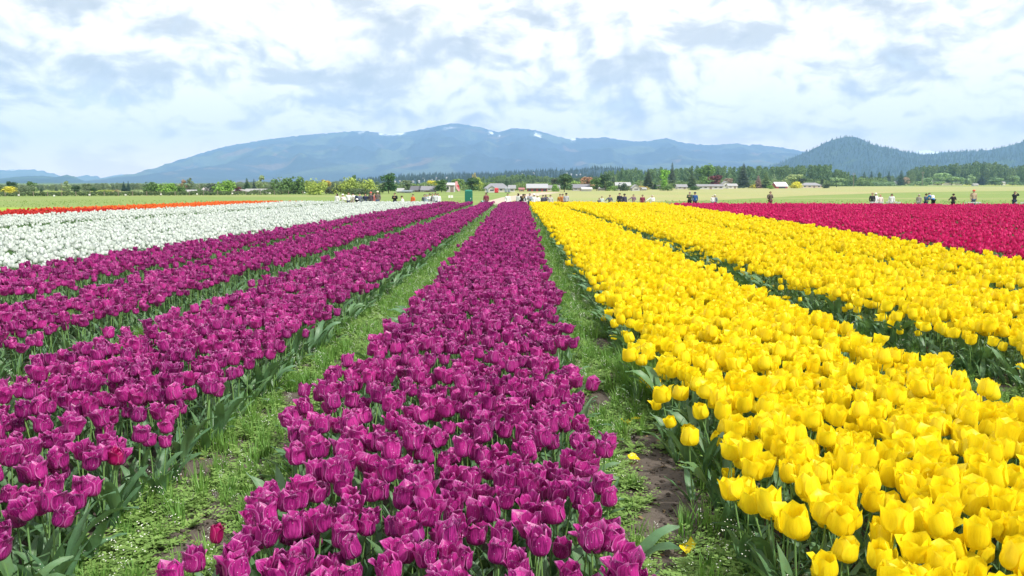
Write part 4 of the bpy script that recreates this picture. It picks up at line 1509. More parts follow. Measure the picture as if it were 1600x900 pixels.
# ------------------------------------------------------------------ hedge, fence, markers on the left
HX = [(-40, 186), (200, 196), (330, 204), (450, 214)]
hd = edge([(a, b) for a, b in HX])
b = MB()
q = random.Random(3)
for k in range(9000):
    px = q.uniform(-40, 452)
    D = float(hd(px)) + q.gauss(0, 0.5)
    hh = 0.85 + 0.35 * mnoise.noise(Vector((px * 0.07, 0, 0))) + 0.2 * mnoise.noise(Vector((px * 0.3, 0, 0))) + (0.35 if px > 395 else 0)
    z = -1 + q.uniform(0, 1) ** 0.7 * hh
    s_ = q.uniform(0.08, 0.17)
    n_ = Vector((q.gauss(0, 1), q.gauss(-0.6, 1), q.gauss(0.5, 1))).normalized()
    t1 = n_.orthogonal().normalized()
    t2 = n_.cross(t1)
    c_ = Vector((gx(px, D), D, z))
    u = q.random()
    b.add([c_ - t1 * s_, c_ + t2 * s_, c_ + t1 * s_, c_ - t2 * s_], [(0, 1, 2, 3)], 0, [(u, 0)] * 4)
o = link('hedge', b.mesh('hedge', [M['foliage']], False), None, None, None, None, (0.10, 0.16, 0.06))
tag(o, 'long low clipped green hedge along the far edge of the left meadow', 'hedge')


def paint(name, col, rough=0.7, noise_amt=0.2, metal=False):
    m, g = newmat(name)
    oc = g.n('ShaderNodeTexCoord').outputs['Object']
    n1 = g.noise(oc, 2.5, 5, 0.65)
    c = g.mix(g.ramp(n1, 0.35, 0.75, 0, noise_amt), c4(col), c4([k * 0.6 for k in col]))
    return finish(m, g, c, rough, 0.3)


def objcol_mat(name, rough=0.8, fabric=True):
    m, g = newmat(name)
    c = g.n('ShaderNodeObjectInfo').outputs['Color']
    oc = g.n('ShaderNodeTexCoord').outputs['Object']
    n1 = g.noise(oc, 9.0, 4, 0.6)
    c = g.mix(g.ramp(n1, 0.35, 0.7, 0, 0.3), c, g.vmath('SCALE', c, None, 0.62))
    return finish(m, g, c, rough, 0.2)


M['paint'] = objcol_mat('painted_surface', 0.6)
M['cloth'] = objcol_mat('cloth', 0.9)
M['skin'] = objcol_mat('skin', 0.6)
M['wood'] = paint('weathered_wood', (0.25, 0.21, 0.17), 0.9, 0.5)
M['glass'] = paint('dark_window_glass', (0.05, 0.06, 0.07), 0.15, 0.1)
M['white'] = M['white']
M['wpaint'] = paint('white_paint', (0.78, 0.78, 0.76), 0.5, 0.15)
M['black'] = paint('black_cloth', (0.02, 0.02, 0.022), 0.7, 0.2)

fe = bpy.data.objects.new('wire_fence', None)
COL.objects.link(fe)
tag(fe, 'thin wire fence on wooden posts in front of the left hedge', 'fence')
b = MB()
b.box((-0.05, -0.05, -0.2), (0.05, 0.05, 1.05))
post = b.mesh('post', [M['wood']], False)
fp_ = []
for k in range(24):
    px = -30 + k * 22.0
    D = float(hd(px)) - 1.6
    fp_.append((gx(px, D), D))
    link('post', post, fe, (fp_[-1][0], D, -1.0))
b = MB()
for z in (-0.35, -0.05):
    b.tube([(x, y, z) for x, y in fp_], 0.012, 4)
link('wire', b.mesh('wire', [M['wood']]), fe)
b = MB()
b.tube([(0, 0, 0), (0, 0, 0.35)], 0.02, 5, 1)
b.box((-0.16, -0.06, 0.3), (0.16, 0.06, 0.56), 0)
mk = b.mesh('field_marker', [M['wpaint'], M['wood']], False)
for i, (px, py, lab) in enumerate([
        (35, 307, 'white marker flag before the fence under the mustard-yellow bush'), (90, 308, 'white marker flag before the fence under the low yellow-green bush'),
        (145, 306.5, 'white marker flag before the fence below the grey-green tree on the left'), (201, 306.5, 'white marker flag before the fence below the twin dark conifers'),
        (256, 305.5, 'white marker flag before the fence below the fresh green round tree'), (312, 305, 'white marker flag before the fence below the pink house'),
        (367, 304, 'white marker flag before the fence near the plum-coloured tree'), (425, 303.5, 'white marker flag before the fence right of the greenhouse'),
        (479, 302.5, 'white marker flag left of the large yellow-green tree')]):
    D = 3 * FPX / (py + 0.8 - HOR)
    tag(link('marker_flag', mk, None, (gx(px, D), D, -1)), lab, 'marker', 'white marker flags along the left fence')


# ------------------------------------------------------------------ houses and sheds
def gable_house(name, label, cat, px, base, wpx, wall_top, roof_top, wall_c, roof_c, hip=False, gable_front=False, rot=0.0, nwin=3, door=True, chimney=False, depth=None, D=None, trim=True, opening=False):
    D = D or min(950.0, 3 * FPX / (base - HOR))
    zb = -1.0
    s = D / FPX
    W = wpx * s
    wh = (HOR - wall_top) * s + CAM_H - zb
    rh = (HOR - roof_top) * s + CAM_H - zb
    dp = depth or max(5.0, min(12.0, W * 0.6))
    e = bpy.data.objects.new(name, None)
    COL.objects.link(e)
    e.location = (gx(px, D), D, zb)
    e.rotation_euler = (0, 0, rot)
    tag(e, label, cat)
    b = MB()
    b.box((-W / 2, 0, -0.1), (W / 2, dp, wh))
    ov = 0.35
    rb = MB()
    if gable_front:
        b.add([(-W / 2, 0, wh), (W / 2, 0, wh), (0, 0, rh - 0.15), (-W / 2, dp, wh), (W / 2, dp, wh), (0, dp, rh - 0.15)], [(0, 1, 2), (3, 5, 4)], 0)
        for sg in (-1, 1):
            x0, x1 = sg * (W / 2 + ov), 0
            dz = (rh - wh) / (W / 2) * ov
            rb.add([(x0, -ov, wh - dz), (x1, -ov, rh), (x1, dp + ov, rh), (x0, dp + ov, wh - dz),
                    (x0, -ov, wh - dz + 0.18), (x1, -ov, rh + 0.18), (x1, dp + ov, rh + 0.18), (x0, dp + ov, wh - dz + 0.18)],
                   [(0, 1, 2, 3), (4, 7, 6, 5), (0, 4, 5, 1), (1, 5, 6, 2), (2, 6, 7, 3), (3, 7, 4, 0)])
    else:
        hp = min(W * 0.22, dp / 2) if hip else 0.0
        b.add([(-W / 2, 0, wh), (-W / 2, dp, wh), (-W / 2 + hp, dp / 2, rh - 0.15), (W / 2, 0, wh), (W / 2, dp, wh), (W / 2 - hp, dp / 2, rh - 0.15)], [(0, 2, 1), (3, 4, 5)], 0)
        for sg in (-1, 1):
            y0 = -ov if sg < 0 else dp + ov
            dz = (rh - wh) / (dp / 2) * ov
            xo = W / 2 + ov
            xi = W / 2 + ov - hp - (0 if not hip else ov)
            rb.add([(-xo, y0, wh - dz), (xo, y0, wh - dz), (xi, dp / 2, rh), (-xi, dp / 2, rh),
                    (-xo, y0, wh - dz + 0.2), (xo, y0, wh - dz + 0.2), (xi, dp / 2, rh + 0.2), (-xi, dp / 2, rh + 0.2)],
                   [(0, 1, 2, 3), (4, 7, 6, 5), (0, 4, 5, 1), (1, 5, 6, 2), (2, 6, 7, 3), (3, 7, 4, 0)])
        if hip:
            dz = (rh - wh) / (dp / 2) * ov
            for sg in (-1, 1):
                xo, xi = sg * (W / 2 + ov), sg * (W / 2 - hp)
                rb.add([(xo, -ov, wh - dz + 0.19), (xo, dp + ov, wh - dz + 0.19), (xi, dp / 2, rh + 0.19)], [(0, 1, 2)])
    link('wall', b.mesh('wall', [M['paint']], False), e, color=wall_c)
    link('roof', rb.mesh('roof', [M['paint']], False), e, color=[k * (0.62 if k < 0.7 else 0.85) for k in roof_c])
    if chimney:
        c = MB()
        c.box((W * 0.18, dp * 0.45, rh - 0.8), (W * 0.18 + 0.7, dp * 0.45 + 0.7, rh + 0.9))
        link('chimney', c.mesh('chimney', [M['paint']], False), e, color=(0.3, 0.2, 0.17))
    if opening:
        for k in range(nwin):
            xc = -W / 2 + W * (k + 0.5) / nwin
            c = MB()
            c.box((xc - W / nwin * 0.30, -0.05, 0.0), (xc + W / nwin * 0.30, 0.06, wh * 0.72))
            link('doorway', c.mesh('doorway', [M['glass']], False), e)
    elif nwin:
        for k in range(nwin):
            xc = -W / 2 + W * (k + 0.5) / nwin
            ww = min(0.75, W / nwin * 0.28)
            z0, z1 = wh * 0.38, wh * 0.80
            if door and k == nwin // 2:
                c = MB()
                c.box((xc - 0.5, -0.07, 0), (xc + 0.5, 0.05, min(2.1, wh * 0.85)))
                link('door', c.mesh('door', [M['paint']], False), e, color=(0.25, 0.2, 0.18))
                continue
            c = MB()
            for (a0, a1, c0, c1) in ((xc - ww - 0.1, xc + ww + 0.1, z0 - 0.12, z0), (xc - ww - 0.1, xc + ww + 0.1, z1, z1 + 0.1), (xc - ww - 0.1, xc - ww, z0, z1), (xc + ww, xc + ww + 0.1, z0, z1)):
                c.box((a0, -0.08, c0), (a1, 0.02, c1))
            wn = link('window', c.mesh('window', [M['wpaint']], False), e)
            c = MB()
            c.box((xc - ww, -0.03, z0), (xc + ww, 0.02, z1))
            link('pane', c.mesh('pane', [M['glass']], False), wn)
    return e


GR, LG, WH = (0.20, 0.20, 0.23), (0.32, 0.33, 0.36), (0.55, 0.55, 0.54)
gable_house('house', 'pale low house behind the hedge left of the pink one', 'house', 300, 302, 15, 300, 297.5, (0.55, 0.5, 0.46), (0.6, 0.6, 0.6), nwin=2)
gable_house('house', 'pinkish house with a pale roof behind the left hedge', 'house', 326, 302, 13, 298, 294, (0.62, 0.42, 0.38), (0.66, 0.60, 0.60), nwin=2)
gable_house('greenhouse', 'long white greenhouse behind the left hedge', 'greenhouse', 400, 302, 30, 299.5, 296, (0.72, 0.74, 0.75), WH, nwin=0, depth=6)
gable_house('shed', 'small white shed left of the long white greenhouse', 'shed', 374, 302, 11, 300, 297, WH, (0.65, 0.6, 0.6), nwin=0)
gable_house('house', 'left one of the twin grey-roofed houses right of the domed tree', 'house', 650, 300, 13, 297, 291.5, (0.30, 0.32, 0.30), GR, nwin=2)
gable_house('house', 'right one of the twin grey-roofed houses, longer and lower', 'house', 669, 300, 24, 297, 291.5, (0.35, 0.34, 0.33), (0.36, 0.36, 0.40), nwin=3)
gable_house('shed', 'small white shed left of the twin grey-roofed houses', 'shed', 626, 301, 8, 299, 295, WH, (0.6, 0.62, 0.62), nwin=1, door=False)
gable_house('shed', 'low grey-blue roofed shed in front of the twin houses', 'shed', 637, 301.5, 13, 299.5, 298, (0.6, 0.6, 0.58), (0.35, 0.42, 0.48), nwin=1, door=False)
gable_house('house', 'bright white house beside the red and white banner', 'house', 704, 300, 13, 289, 286.5, WH, (0.72, 0.73, 0.74), nwin=2)
gable_house('house', 'wide house with a grey hipped roof left of the red barn', 'house', 776, 300, 36, 294, 287.5, (0.62, 0.60, 0.54), (0.40, 0.41, 0.45), hip=True, nwin=5)
gable_house('house', 'small gabled wing in front of the wide grey hipped roof', 'house', 769, 300.3, 11, 294.5, 290.5, (0.60, 0.60, 0.56), (0.42, 0.43, 0.46), gable_front=True, nwin=1, door=False, D=258, depth=4)
gable_house('house', 'low pale wing at the right end of the wide grey-roofed house', 'house', 800, 300, 9, 294.5, 290, (0.62, 0.62, 0.55), (0.45, 0.46, 0.48), nwin=1, door=False)
gable_house('barn', 'long red barn with a white and grey roof in the village centre', 'barn', 839, 299, 31, 293.5, 288, (0.34, 0.06, 0.07), (0.60, 0.62, 0.66), nwin=4, opening=True)
gable_house('shed', 'small bright red shed left of the long red barn', 'shed', 815, 299, 7, 296, 294, (0.55, 0.08, 0.09), (0.60, 0.25, 0.25), nwin=1, door=False)
gable_house('house', 'grey-roofed house partly behind the tall tree by the red barn', 'house', 864, 298, 20, 294, 290, (0.55, 0.53, 0.48), (0.42, 0.42, 0.43), nwin=3)
gable_house('house', 'long house with a dull grey roof below the rusty brown tree', 'house', 907, 298, 26, 293.5, 288.5, (0.48, 0.46, 0.44), (0.34, 0.34, 0.38), nwin=3)
gable_house('shed', 'white low garage right of the dull grey roof', 'shed', 916, 298.5, 14, 295.5, 293.5, WH, (0.7, 0.7, 0.72), nwin=0, D=295)
gable_house('shed', 'grey open shed under the dark pointed tree', 'shed', 940, 297.5, 11, 294.5, 293, (0.3, 0.3, 0.3), (0.5, 0.5, 0.52), nwin=0)
gable_house('house', 'tall white house behind the dark conical shrub', 'house', 972, 297, 22, 290, 285.5, WH, (0.62, 0.64, 0.66), nwin=3)
gable_house('house', 'white house with its gable end facing the fields', 'house', 992, 298, 12, 293.5, 289, WH, (0.58, 0.58, 0.60), gable_front=True, nwin=1, door=False)
gable_house('shed', 'small white shed right of the white gabled house', 'shed', 1005, 297.5, 5, 295.5, 293.5, WH, WH, nwin=0)
gable_house('house', 'small brown-walled house left of the lime green tree', 'house', 1026, 296, 13, 293, 289.5, (0.35, 0.29, 0.25), (0.46, 0.45, 0.45), nwin=2)
gable_house('house', 'small pale house between the tall spruces', 'house', 1063, 295.5, 15, 292, 288.5, (0.60, 0.58, 0.54), (0.45, 0.45, 0.47), nwin=2)
gable_house('house', 'long low white house below the dark red tree', 'house', 1107, 295.5, 39, 291, 288.5, WH, (0.44, 0.44, 0.47), nwin=5)
gable_house('house', 'white two-storey house right of the dark red tree', 'house', 1131, 294, 10, 287, 283.5, WH, (0.58, 0.58, 0.60), gable_front=True, nwin=1, door=False)
gable_house('house', 'low white house left of the wide dark spruce', 'house', 1141, 294.5, 14, 290.5, 287.5, (0.70, 0.68, 0.66), (0.60, 0.60, 0.62), nwin=2)
gable_house('greenhouse', 'low grey greenhouse right of the wide dark spruce', 'greenhouse', 1186, 294, 26, 291.5, 289.5, (0.5, 0.52, 0.52), (0.60, 0.63, 0.64), nwin=0, depth=5)
gable_house('barn', 'red barn with a broad bright white roof', 'barn', 1217, 294.3, 19, 290.5, 285, (0.36, 0.08, 0.10), (0.80, 0.80, 0.82), nwin=1, opening=True, rot=0.25)
gable_house('house', 'beige bungalow with a grey hipped roof', 'house', 1263, 293.5, 29, 289.5, 286, (0.58, 0.48, 0.40), (0.46, 0.46, 0.50), hip=True, nwin=4)
gable_house('house', 'small pale house left of the tan round tree', 'house', 1396, 290, 9, 286, 283, (0.66, 0.66, 0.66), (0.6, 0.62, 0.66), nwin=1, door=False)
gable_house('greenhouse', 'long low white greenhouse far off below the tall wood', 'greenhouse', 1477, 289.5, 35, 286, 284.3, (0.8, 0.8, 0.8), (0.8, 0.8, 0.82), nwin=0, depth=10)
gable_house('house', 'grey-roofed house at the left end of the far white greenhouse', 'house', 1453, 289.5, 13, 285, 282, (0.6, 0.58, 0.55), (0.5, 0.48, 0.52), nwin=2)
gable_house('shed', 'tiny white shed at the foot of the far right wood', 'shed', 1559, 289.5, 4, 286, 284, WH, WH, nwin=0, depth=4)
gable_house('shed', 'tiny white shed right of the far white greenhouse', 'shed', 1516, 290.5, 7, 288.5, 287, WH, WH, nwin=0, depth=4)
gable_house('shed', 'tiny pale shed at the right edge before the woods', 'shed', 1595, 289, 7, 286, 285, WH, (0.7, 0.7, 0.7), nwin=0, depth=4)

# garden bushes and hedgerow between the houses
mt = foliage_mat('garden_foliage', ((0.13, 0.22, 0.06), (0.20, 0.28, 0.10)), 0.2)
ms = [crown_mesh(120 + i, 'shrub', 420).mesh('garden_bush_%d' % i, [mt], False) for i in range(3)]
pts, rot, scl, idx = [], [], [], []
for k in range(1000):
    px = rng.uniform(600, 1400)
    base = float(np.interp(px, [600, 860, 1130, 1400], [299.0, 297.3, 293.0, 290.0]))
    D = 3 * FPX / (base - HOR) * rng.uniform(0.97, 1.12)
    if mnoise.noise(Vector((px * 0.045, 5, 1))) < -0.08:
        continue
    H = rng.uniform(1.2, 4.6) * D / 320
    W = H * rng.uniform(1.0, 1.9)
    pts.append((gx(px, D), D + rng.choice([-2.5, 9.0, 12.0]), -1.0))
    if pts[-1][1] < D:
        H *= 0.5
    rot.append((0, 0, rng.uniform(0, 6.28)))
    scl.append((W, W, H))
    idx.append(int(rng.integers(0, 3)))
scatter('garden_bushes', 'mixed green bushes growing between the village houses', 'bushes', ms, pts, rot, scl, idx)

# small houses on the wooded ridge
b = MB()
b.box((-7, 0, -6), (7, 10, 5))
hw_ = b.mesh('wall', [M['paint']], False)
b = MB()
for sg in (0, 1):
    y0, y1 = (-0.8, 5) if sg == 0 else (10.8, 5)
    b.add([(-7.8, y0, 4.6), (7.8, y0, 4.6), (7.8, y1, 8.2), (-7.8, y1, 8.2), (-7.8, y0, 5.0), (7.8, y0, 5.0), (7.8, y1, 8.6), (-7.8, y1, 8.6)],
          [(0, 1, 2, 3), (4, 7, 6, 5), (0, 4, 5, 1), (1, 5, 6, 2), (2, 6, 7, 3), (3, 7, 4, 0)])
hr_ = b.mesh('roof', [M['paint']], False)
b = MB()
b.box((-4, -0.1, 0.8), (-1.5, 0.1, 2.8))
hwin = b.mesh('window', [M['glass']], False)
HS = [(621, 283), (628, 281), (634, 284), (640, 283), (648, 282), (657, 284), (664, 277.5), (667, 280), (677, 279), (684, 277.5), (688, 281), (816, 270.5), (833, 269.5), (884, 270), (891, 271.5), (899, 272), (905, 270.5), (912, 275), (922, 276), (700, 276)]
for i, (px, py) in enumerate(HS):
    # find the ridge's near slope at that bearing and height
    best = None
    for ii in range(fnf):
        xs_ = FP[ii, :, 0]
        yv = FP[ii, 0, 1]
        z = np.interp(gx(px, yv), xs_, FP[ii, :, 2])
        pyy = HOR - (z + 6 - CAM_H) / yv * FPX
        if best is None or abs(pyy - py) < best[0]:
            best = (abs(pyy - py), yv, z)
    _, yv, z = best
    e = bpy.data.objects.new('hillside_house', None)
    COL.objects.link(e)
    e.location = (gx(px, yv), yv - 12, max(z, 0) + 3)
    e.rotation_euler = (0, 0, rnd.uniform(-0.5, 0.5))
    tag(e, 'tiny pale house on the wooded ridge %s' % ('left of the village' if px < 750 else 'above the red barn and the brown tree'), 'house', 'small houses on the wooded ridge')
    s_ = rnd.uniform(0.18, 0.28)
    link('wall', hw_, e, None, None, (s_, s_, s_), (0.42, 0.42, 0.42))
    link('roof', hr_, e, None, None, (s_, s_, s_), rnd.choice([(0.45, 0.45, 0.5), (0.6, 0.6, 0.62), (0.4, 0.34, 0.32)]))
    link('window', hwin, e, None, None, (s_, s_, s_))

# utility poles
b = MB()
b.tube([(0, 0, -0.3), (0, 0, 9)], [0.16, 0.11], 8)
um = b.mesh('pole', [M['wood']])
b = MB()
b.box((-1.1, -0.06, 8.1), (1.1, 0.06, 8.25))
for x in (-1.0, -0.5, 0.5, 1.0):
    b.tube([(x, 0, 8.25), (x, 0, 8.5)], 0.05, 6)
uc = b.mesh('crossarm', [M['wood']], False)
for px, top, D, lab in ((103, 285, 260, 'thin utility pole above the low yellow-green bush on the left'), (143, 287, 300, 'thin utility pole behind the dark round trees on the left'),
                        (1327, 270, 620, 'tall pale utility pole standing before the middle woods'), (999, 283, 300, 'thin pale utility pole at the white gabled house'),
                        (316, 286, 290, 'thin utility pole rising behind the pink house'), (1433, 268, 800, 'pale utility pole at the left end of the tall right wood')):
    H = (HOR - top) / FPX * D + CAM_H + 1
    e = bpy.data.objects.new('utility_pole', None)
    COL.objects.link(e)
    e.location = (gx(px, D), D, -1)
    e.scale = (H / 9, H / 9, H / 9)
    tag(e, lab, 'utility pole', 'utility poles')
    link('pole', um, e)
    link('crossarm', uc, e)


# portable toilets
def booth(label, px, D, top, wpx, body_c, roof_c):
    W = wpx / FPX * D
    zb = float(zg(D))
    H = (HOR - top) / FPX * D + CAM_H - zb
    e = bpy.data.objects.new('portable_toilet', None)
    COL.objects.link(e)
    e.location = (gx(px, D), D, zb)
    e.rotation_euler = (0, 0, 0.05)
    tag(e, label, 'portable toilet')
    w, d = W / 2, W / 2
    b = MB()
    b.box((-w, -d, 0.12), (w, d, H - 0.16))
    for sx in (-1, 1):
        for k in range(3):
            b.box((sx * w * 0.98 - 0.03, -d + W * (0.2 + 0.27 * k), 0.2), (sx * w * 0.98 + 0.03, -d + W * (0.32 + 0.27 * k), H - 0.25))
    link('body', b.mesh('body', [M['paint']], False), e, color=body_c)
    b = MB()
    b.add([(-w * 1.06, -d * 1.06, H - 0.18), (w * 1.06, -d * 1.06, H - 0.18), (w * 1.06, d * 1.06, H - 0.18), (-w * 1.06, d * 1.06, H - 0.18),
           (-w * 0.8, -d * 0.8, H), (w * 0.8, -d * 0.8, H), (w * 0.8, d * 0.8, H), (-w * 0.8, d * 0.8, H)],
          [(0, 3, 2, 1), (4, 5, 6, 7), (0, 1, 5, 4), (1, 2, 6, 5), (2, 3, 7, 6), (3, 0, 4, 7)])
    link('roof', b.mesh('roof', [M['paint']], False), e, color=roof_c)
    b = MB()
    b.box((-w * 0.72, -d - 0.035, 0.18), (w * 0.72, -d - 0.004, H - 0.28))
    dr = link('door', b.mesh('door', [M['paint']], False), e, color=[k * 0.85 for k in body_c])
    b = MB()
    b.box((w * 0.45, -d - 0.07, H * 0.48), (w * 0.6, -d - 0.036, H * 0.54))
    link('handle', b.mesh('handle', [M['wpaint']], False), dr)
    b = MB()
    b.box((-w * 1.02, -d * 1.02, -0.05), (w * 1.02, d * 1.02, 0.115))
    link('base', b.mesh('base', [M['black']], False), e)


booth('tall dark green portable toilet standing at the far end of the purple beds', 733, 104, 296.3, 11.5, (0.02, 0.16, 0.12), (0.03, 0.20, 0.15))
booth('bright red portable toilet on the track before the wide grey-roofed house', 776, 250, 293.4, 5.8, (0.60, 0.05, 0.06), (0.65, 0.12, 0.12))
booth('blue-grey portable toilet, left one of a pair right of the red one', 790.5, 262, 293.3, 3.4, (0.28, 0.33, 0.38), (0.4, 0.43, 0.46))
booth('blue-grey portable toilet, right one of a pair right of the red one', 795, 262, 293.3, 3.4, (0.26, 0.31, 0.36), (0.4, 0.43, 0.46))
booth('narrow grey portable toilet left of the bright red one', 762, 255, 294.2, 2.6, (0.30, 0.35, 0.40), (0.35, 0.38, 0.42))

# red and white feather banner
e = bpy.data.objects.new('banner', None)
COL.objects.link(e)
D = 240.0
e.location = (gx(718, D), D, -1)
tag(e, 'red and white feather banner on a pole right of the white house', 'banner')
b = MB()
b.tube([(0.35, 0, 0), (0.2, 0, 1.6), (-0.4, 0, 3.3)], 0.03, 6)
link('pole', b.mesh('pole', [M['wood']]), e)
for nm, z0, z1, c in (('flag', 0.6, 3.3, (0.70, 0.35, 0.38)), ('stripe', 1.3, 2.3, (0.62, 0.06, 0.10))):
    b = MB()
    P = np.zeros((10, 4, 3))
    for i in range(10):
        z = z0 + (z1 - z0) * i / 9
        xc = 0.35 - 0.75 * (z / 3.3) ** 1.6
        for j in range(4):
            wv = (0.25 + 0.75 * math.sin(math.pi * min(1, (3.4 - z) / 2.9)) ** 0.5) * (0.45 if nm == 'stripe' else 1)
            P[i, j] = (xc - wv * j / 3, 0.06 * math.sin(z * 3 + j) - (0.05 if nm == 'stripe' else 0), z)
    b.grid(P)
    link(nm, b.mesh(nm, [M['cloth']]), e, color=c)

# a pair of small white notice boards in the meadow
for px, lab in ((703.2, 'small white notice board on a stake, left one of a pair in the meadow'), (707.2, 'small white notice board on a stake, right one of a pair in the meadow')):
    D = 118.0
    e = bpy.data.objects.new('notice_board', None)
    COL.objects.link(e)
    e.location = (gx(px, D), D, -1)
    tag(e, lab, 'sign', 'white notice boards in the meadow')
    b = MB()
    b.box((-0.14, -0.015, 0.92), (0.14, 0.015, 1.26))
    link('board', b.mesh('board', [M['wpaint']], False), e)
    b = MB()
    b.box((-0.02, 0.016, 0), (0.02, 0.05, 1.1))
    link('stake', b.mesh('stake', [M['wood']], False), e)


# ------------------------------------------------------------------ people
def skin_mesh(name, joints, bones, rad, root, mats, sub=1):
    keys = list(joints)
    me = bpy.data.meshes.new(name)
    me.from_pydata([joints[k] for k in keys], [(keys.index(a), keys.index(b)) for a, b in bones], [])
    o = bpy.data.objects.new(name + '_tmp', me)
    COL.objects.link(o)
    o.modifiers.new('skin', 'SKIN')
    sv = me.skin_vertices[0].data
    for i, k in enumerate(keys):
        r = rad[k]
        sv[i].radius = (r, r) if not isinstance(r, tuple) else r
        sv[i].use_root = (k == root)
    s = o.modifiers.new('sub', 'SUBSURF')
    s.levels = s.render_levels = sub
    dg = bpy.context.evaluated_depsgraph_get()
    out = bpy.data.meshes.new_from_object(o.evaluated_get(dg))
    bpy.data.objects.remove(o)
    out.name = name
    out.materials.clear()
    for m_ in mats:
        out.materials.append(m_)
    out.polygons.foreach_set('use_smooth', [True] * len(out.polygons))
    return out


def pose(kind):
    J = dict(pelvis=(0, 0, 0.93), spine=(0, 0, 1.12), chest=(0, 0, 1.33), neck=(0, 0.0, 1.47), jaw=(0, 0.012, 1.535), head=(0, 0.012, 1.61), top=(0, 0.0, 1.67), nose=(0, 0.115, 1.585),
             earR=(0.085, 0.0, 1.59), earL=(-0.085, 0, 1.59))
    for s, n in ((1, 'R'), (-1, 'L')):
        J['sh' + n] = (s * 0.175, 0, 1.41)
        J['el' + n] = (s * 0.225, -0.02, 1.13)
        J['wr' + n] = (s * 0.215, 0.07, 0.90)
        J['hip' + n] = (s * 0.09, 0, 0.88)
        J['kn' + n] = (s * 0.10, 0.02, 0.49)
        J['an' + n] = (s * 0.10, -0.02, 0.09)
        J['toe' + n] = (s * 0.12, 0.13, 0.035)
    if kind == 'phone':
        for s, n in ((1, 'R'), (-1, 'L')):
            J['el' + n] = (s * 0.21, 0.06, 1.14)
            J['wr' + n] = (s * 0.06, 0.30, 1.27)
    elif kind == 'photo':
        for s, n in ((1, 'R'), (-1, 'L')):
            J['el' + n] = (s * 0.27, 0.16, 1.36)
            J['wr' + n] = (s * 0.09, 0.24, 1.58)
    elif kind == 'walk':
        J['knR'], J['anR'], J['toeR'] = (0.09, 0.20, 0.50), (0.10, 0.28, 0.10), (0.10, 0.42, 0.06)
        J['knL'], J['anL'], J['toeL'] = (-0.09, -0.06, 0.50), (-0.10, -0.34, 0.16), (-0.11, -0.26, 0.04)
        J['wrR'], J['wrL'] = (0.22, -0.10, 0.92), (-0.22, 0.20, 0.96)
    elif kind == 'reach':
        J['elR'], J['wrR'] = (0.38, 0.10, 1.22), (0.58, 0.20, 1.08)
        J['wrL'] = (-0.10, 0.22, 1.10)
        J['elL'] = (-0.24, 0.05, 1.14)
    elif kind == 'bend':
        a = 0.75
        for k in list(J):
            x, y, z = J[k]
            if z > 1.0 or k.startswith('wr') or k.startswith('el'):
                dz, dy = z - 0.93, y
                J[k] = (x, dy * math.cos(a) + dz * math.sin(a), 0.93 + dz * math.cos(a) - dy * math.sin(a))
        for s, n in ((1, 'R'), (-1, 'L')):
            J['el' + n] = (s * 0.2, 0.46, 1.02)
            J['wr' + n] = (s * 0.12, 0.60, 0.86)
    elif kind == 'crouch':
        d = 0.50
        for k in list(J):
            x, y, z = J[k]
            if not (k.startswith('kn') or k.startswith('an') or k.startswith('toe')):
                J[k] = (x, y + (z - 0.93) * 0.25, z - d)
        for s, n in ((1, 'R'), (-1, 'L')):
            J['kn' + n] = (s * 0.14, 0.34, 0.52)
            J['el' + n] = (s * 0.23, 0.14, 0.68)
            J['wr' + n] = (s * 0.1, 0.36, 0.70)
    return J


RAD = dict(pelvis=(0.13, 0.10), spine=(0.115, 0.085), chest=(0.14, 0.095), neck=0.052, jaw=0.062, head=(0.078, 0.092), top=(0.055, 0.062), nose=0.013, earR=0.016, earL=0.016)
for n in 'RL':
    RAD.update({'sh' + n: 0.055, 'el' + n: 0.042, 'wr' + n: 0.028, 'hip' + n: 0.088, 'kn' + n: 0.058, 'an' + n: 0.038, 'toe' + n: 0.032})
BON = [('pelvis', 'spine'), ('spine', 'chest'), ('chest', 'neck'), ('neck', 'jaw'), ('jaw', 'head'), ('head', 'top'), ('head', 'nose'), ('head', 'earR'), ('head', 'earL')]
for n in 'RL':
    BON += [('chest', 'sh' + n), ('sh' + n, 'el' + n), ('el' + n, 'wr' + n), ('pelvis', 'hip' + n), ('hip' + n, 'kn' + n), ('kn' + n, 'an' + n), ('an' + n, 'toe' + n)]

POSES = {}


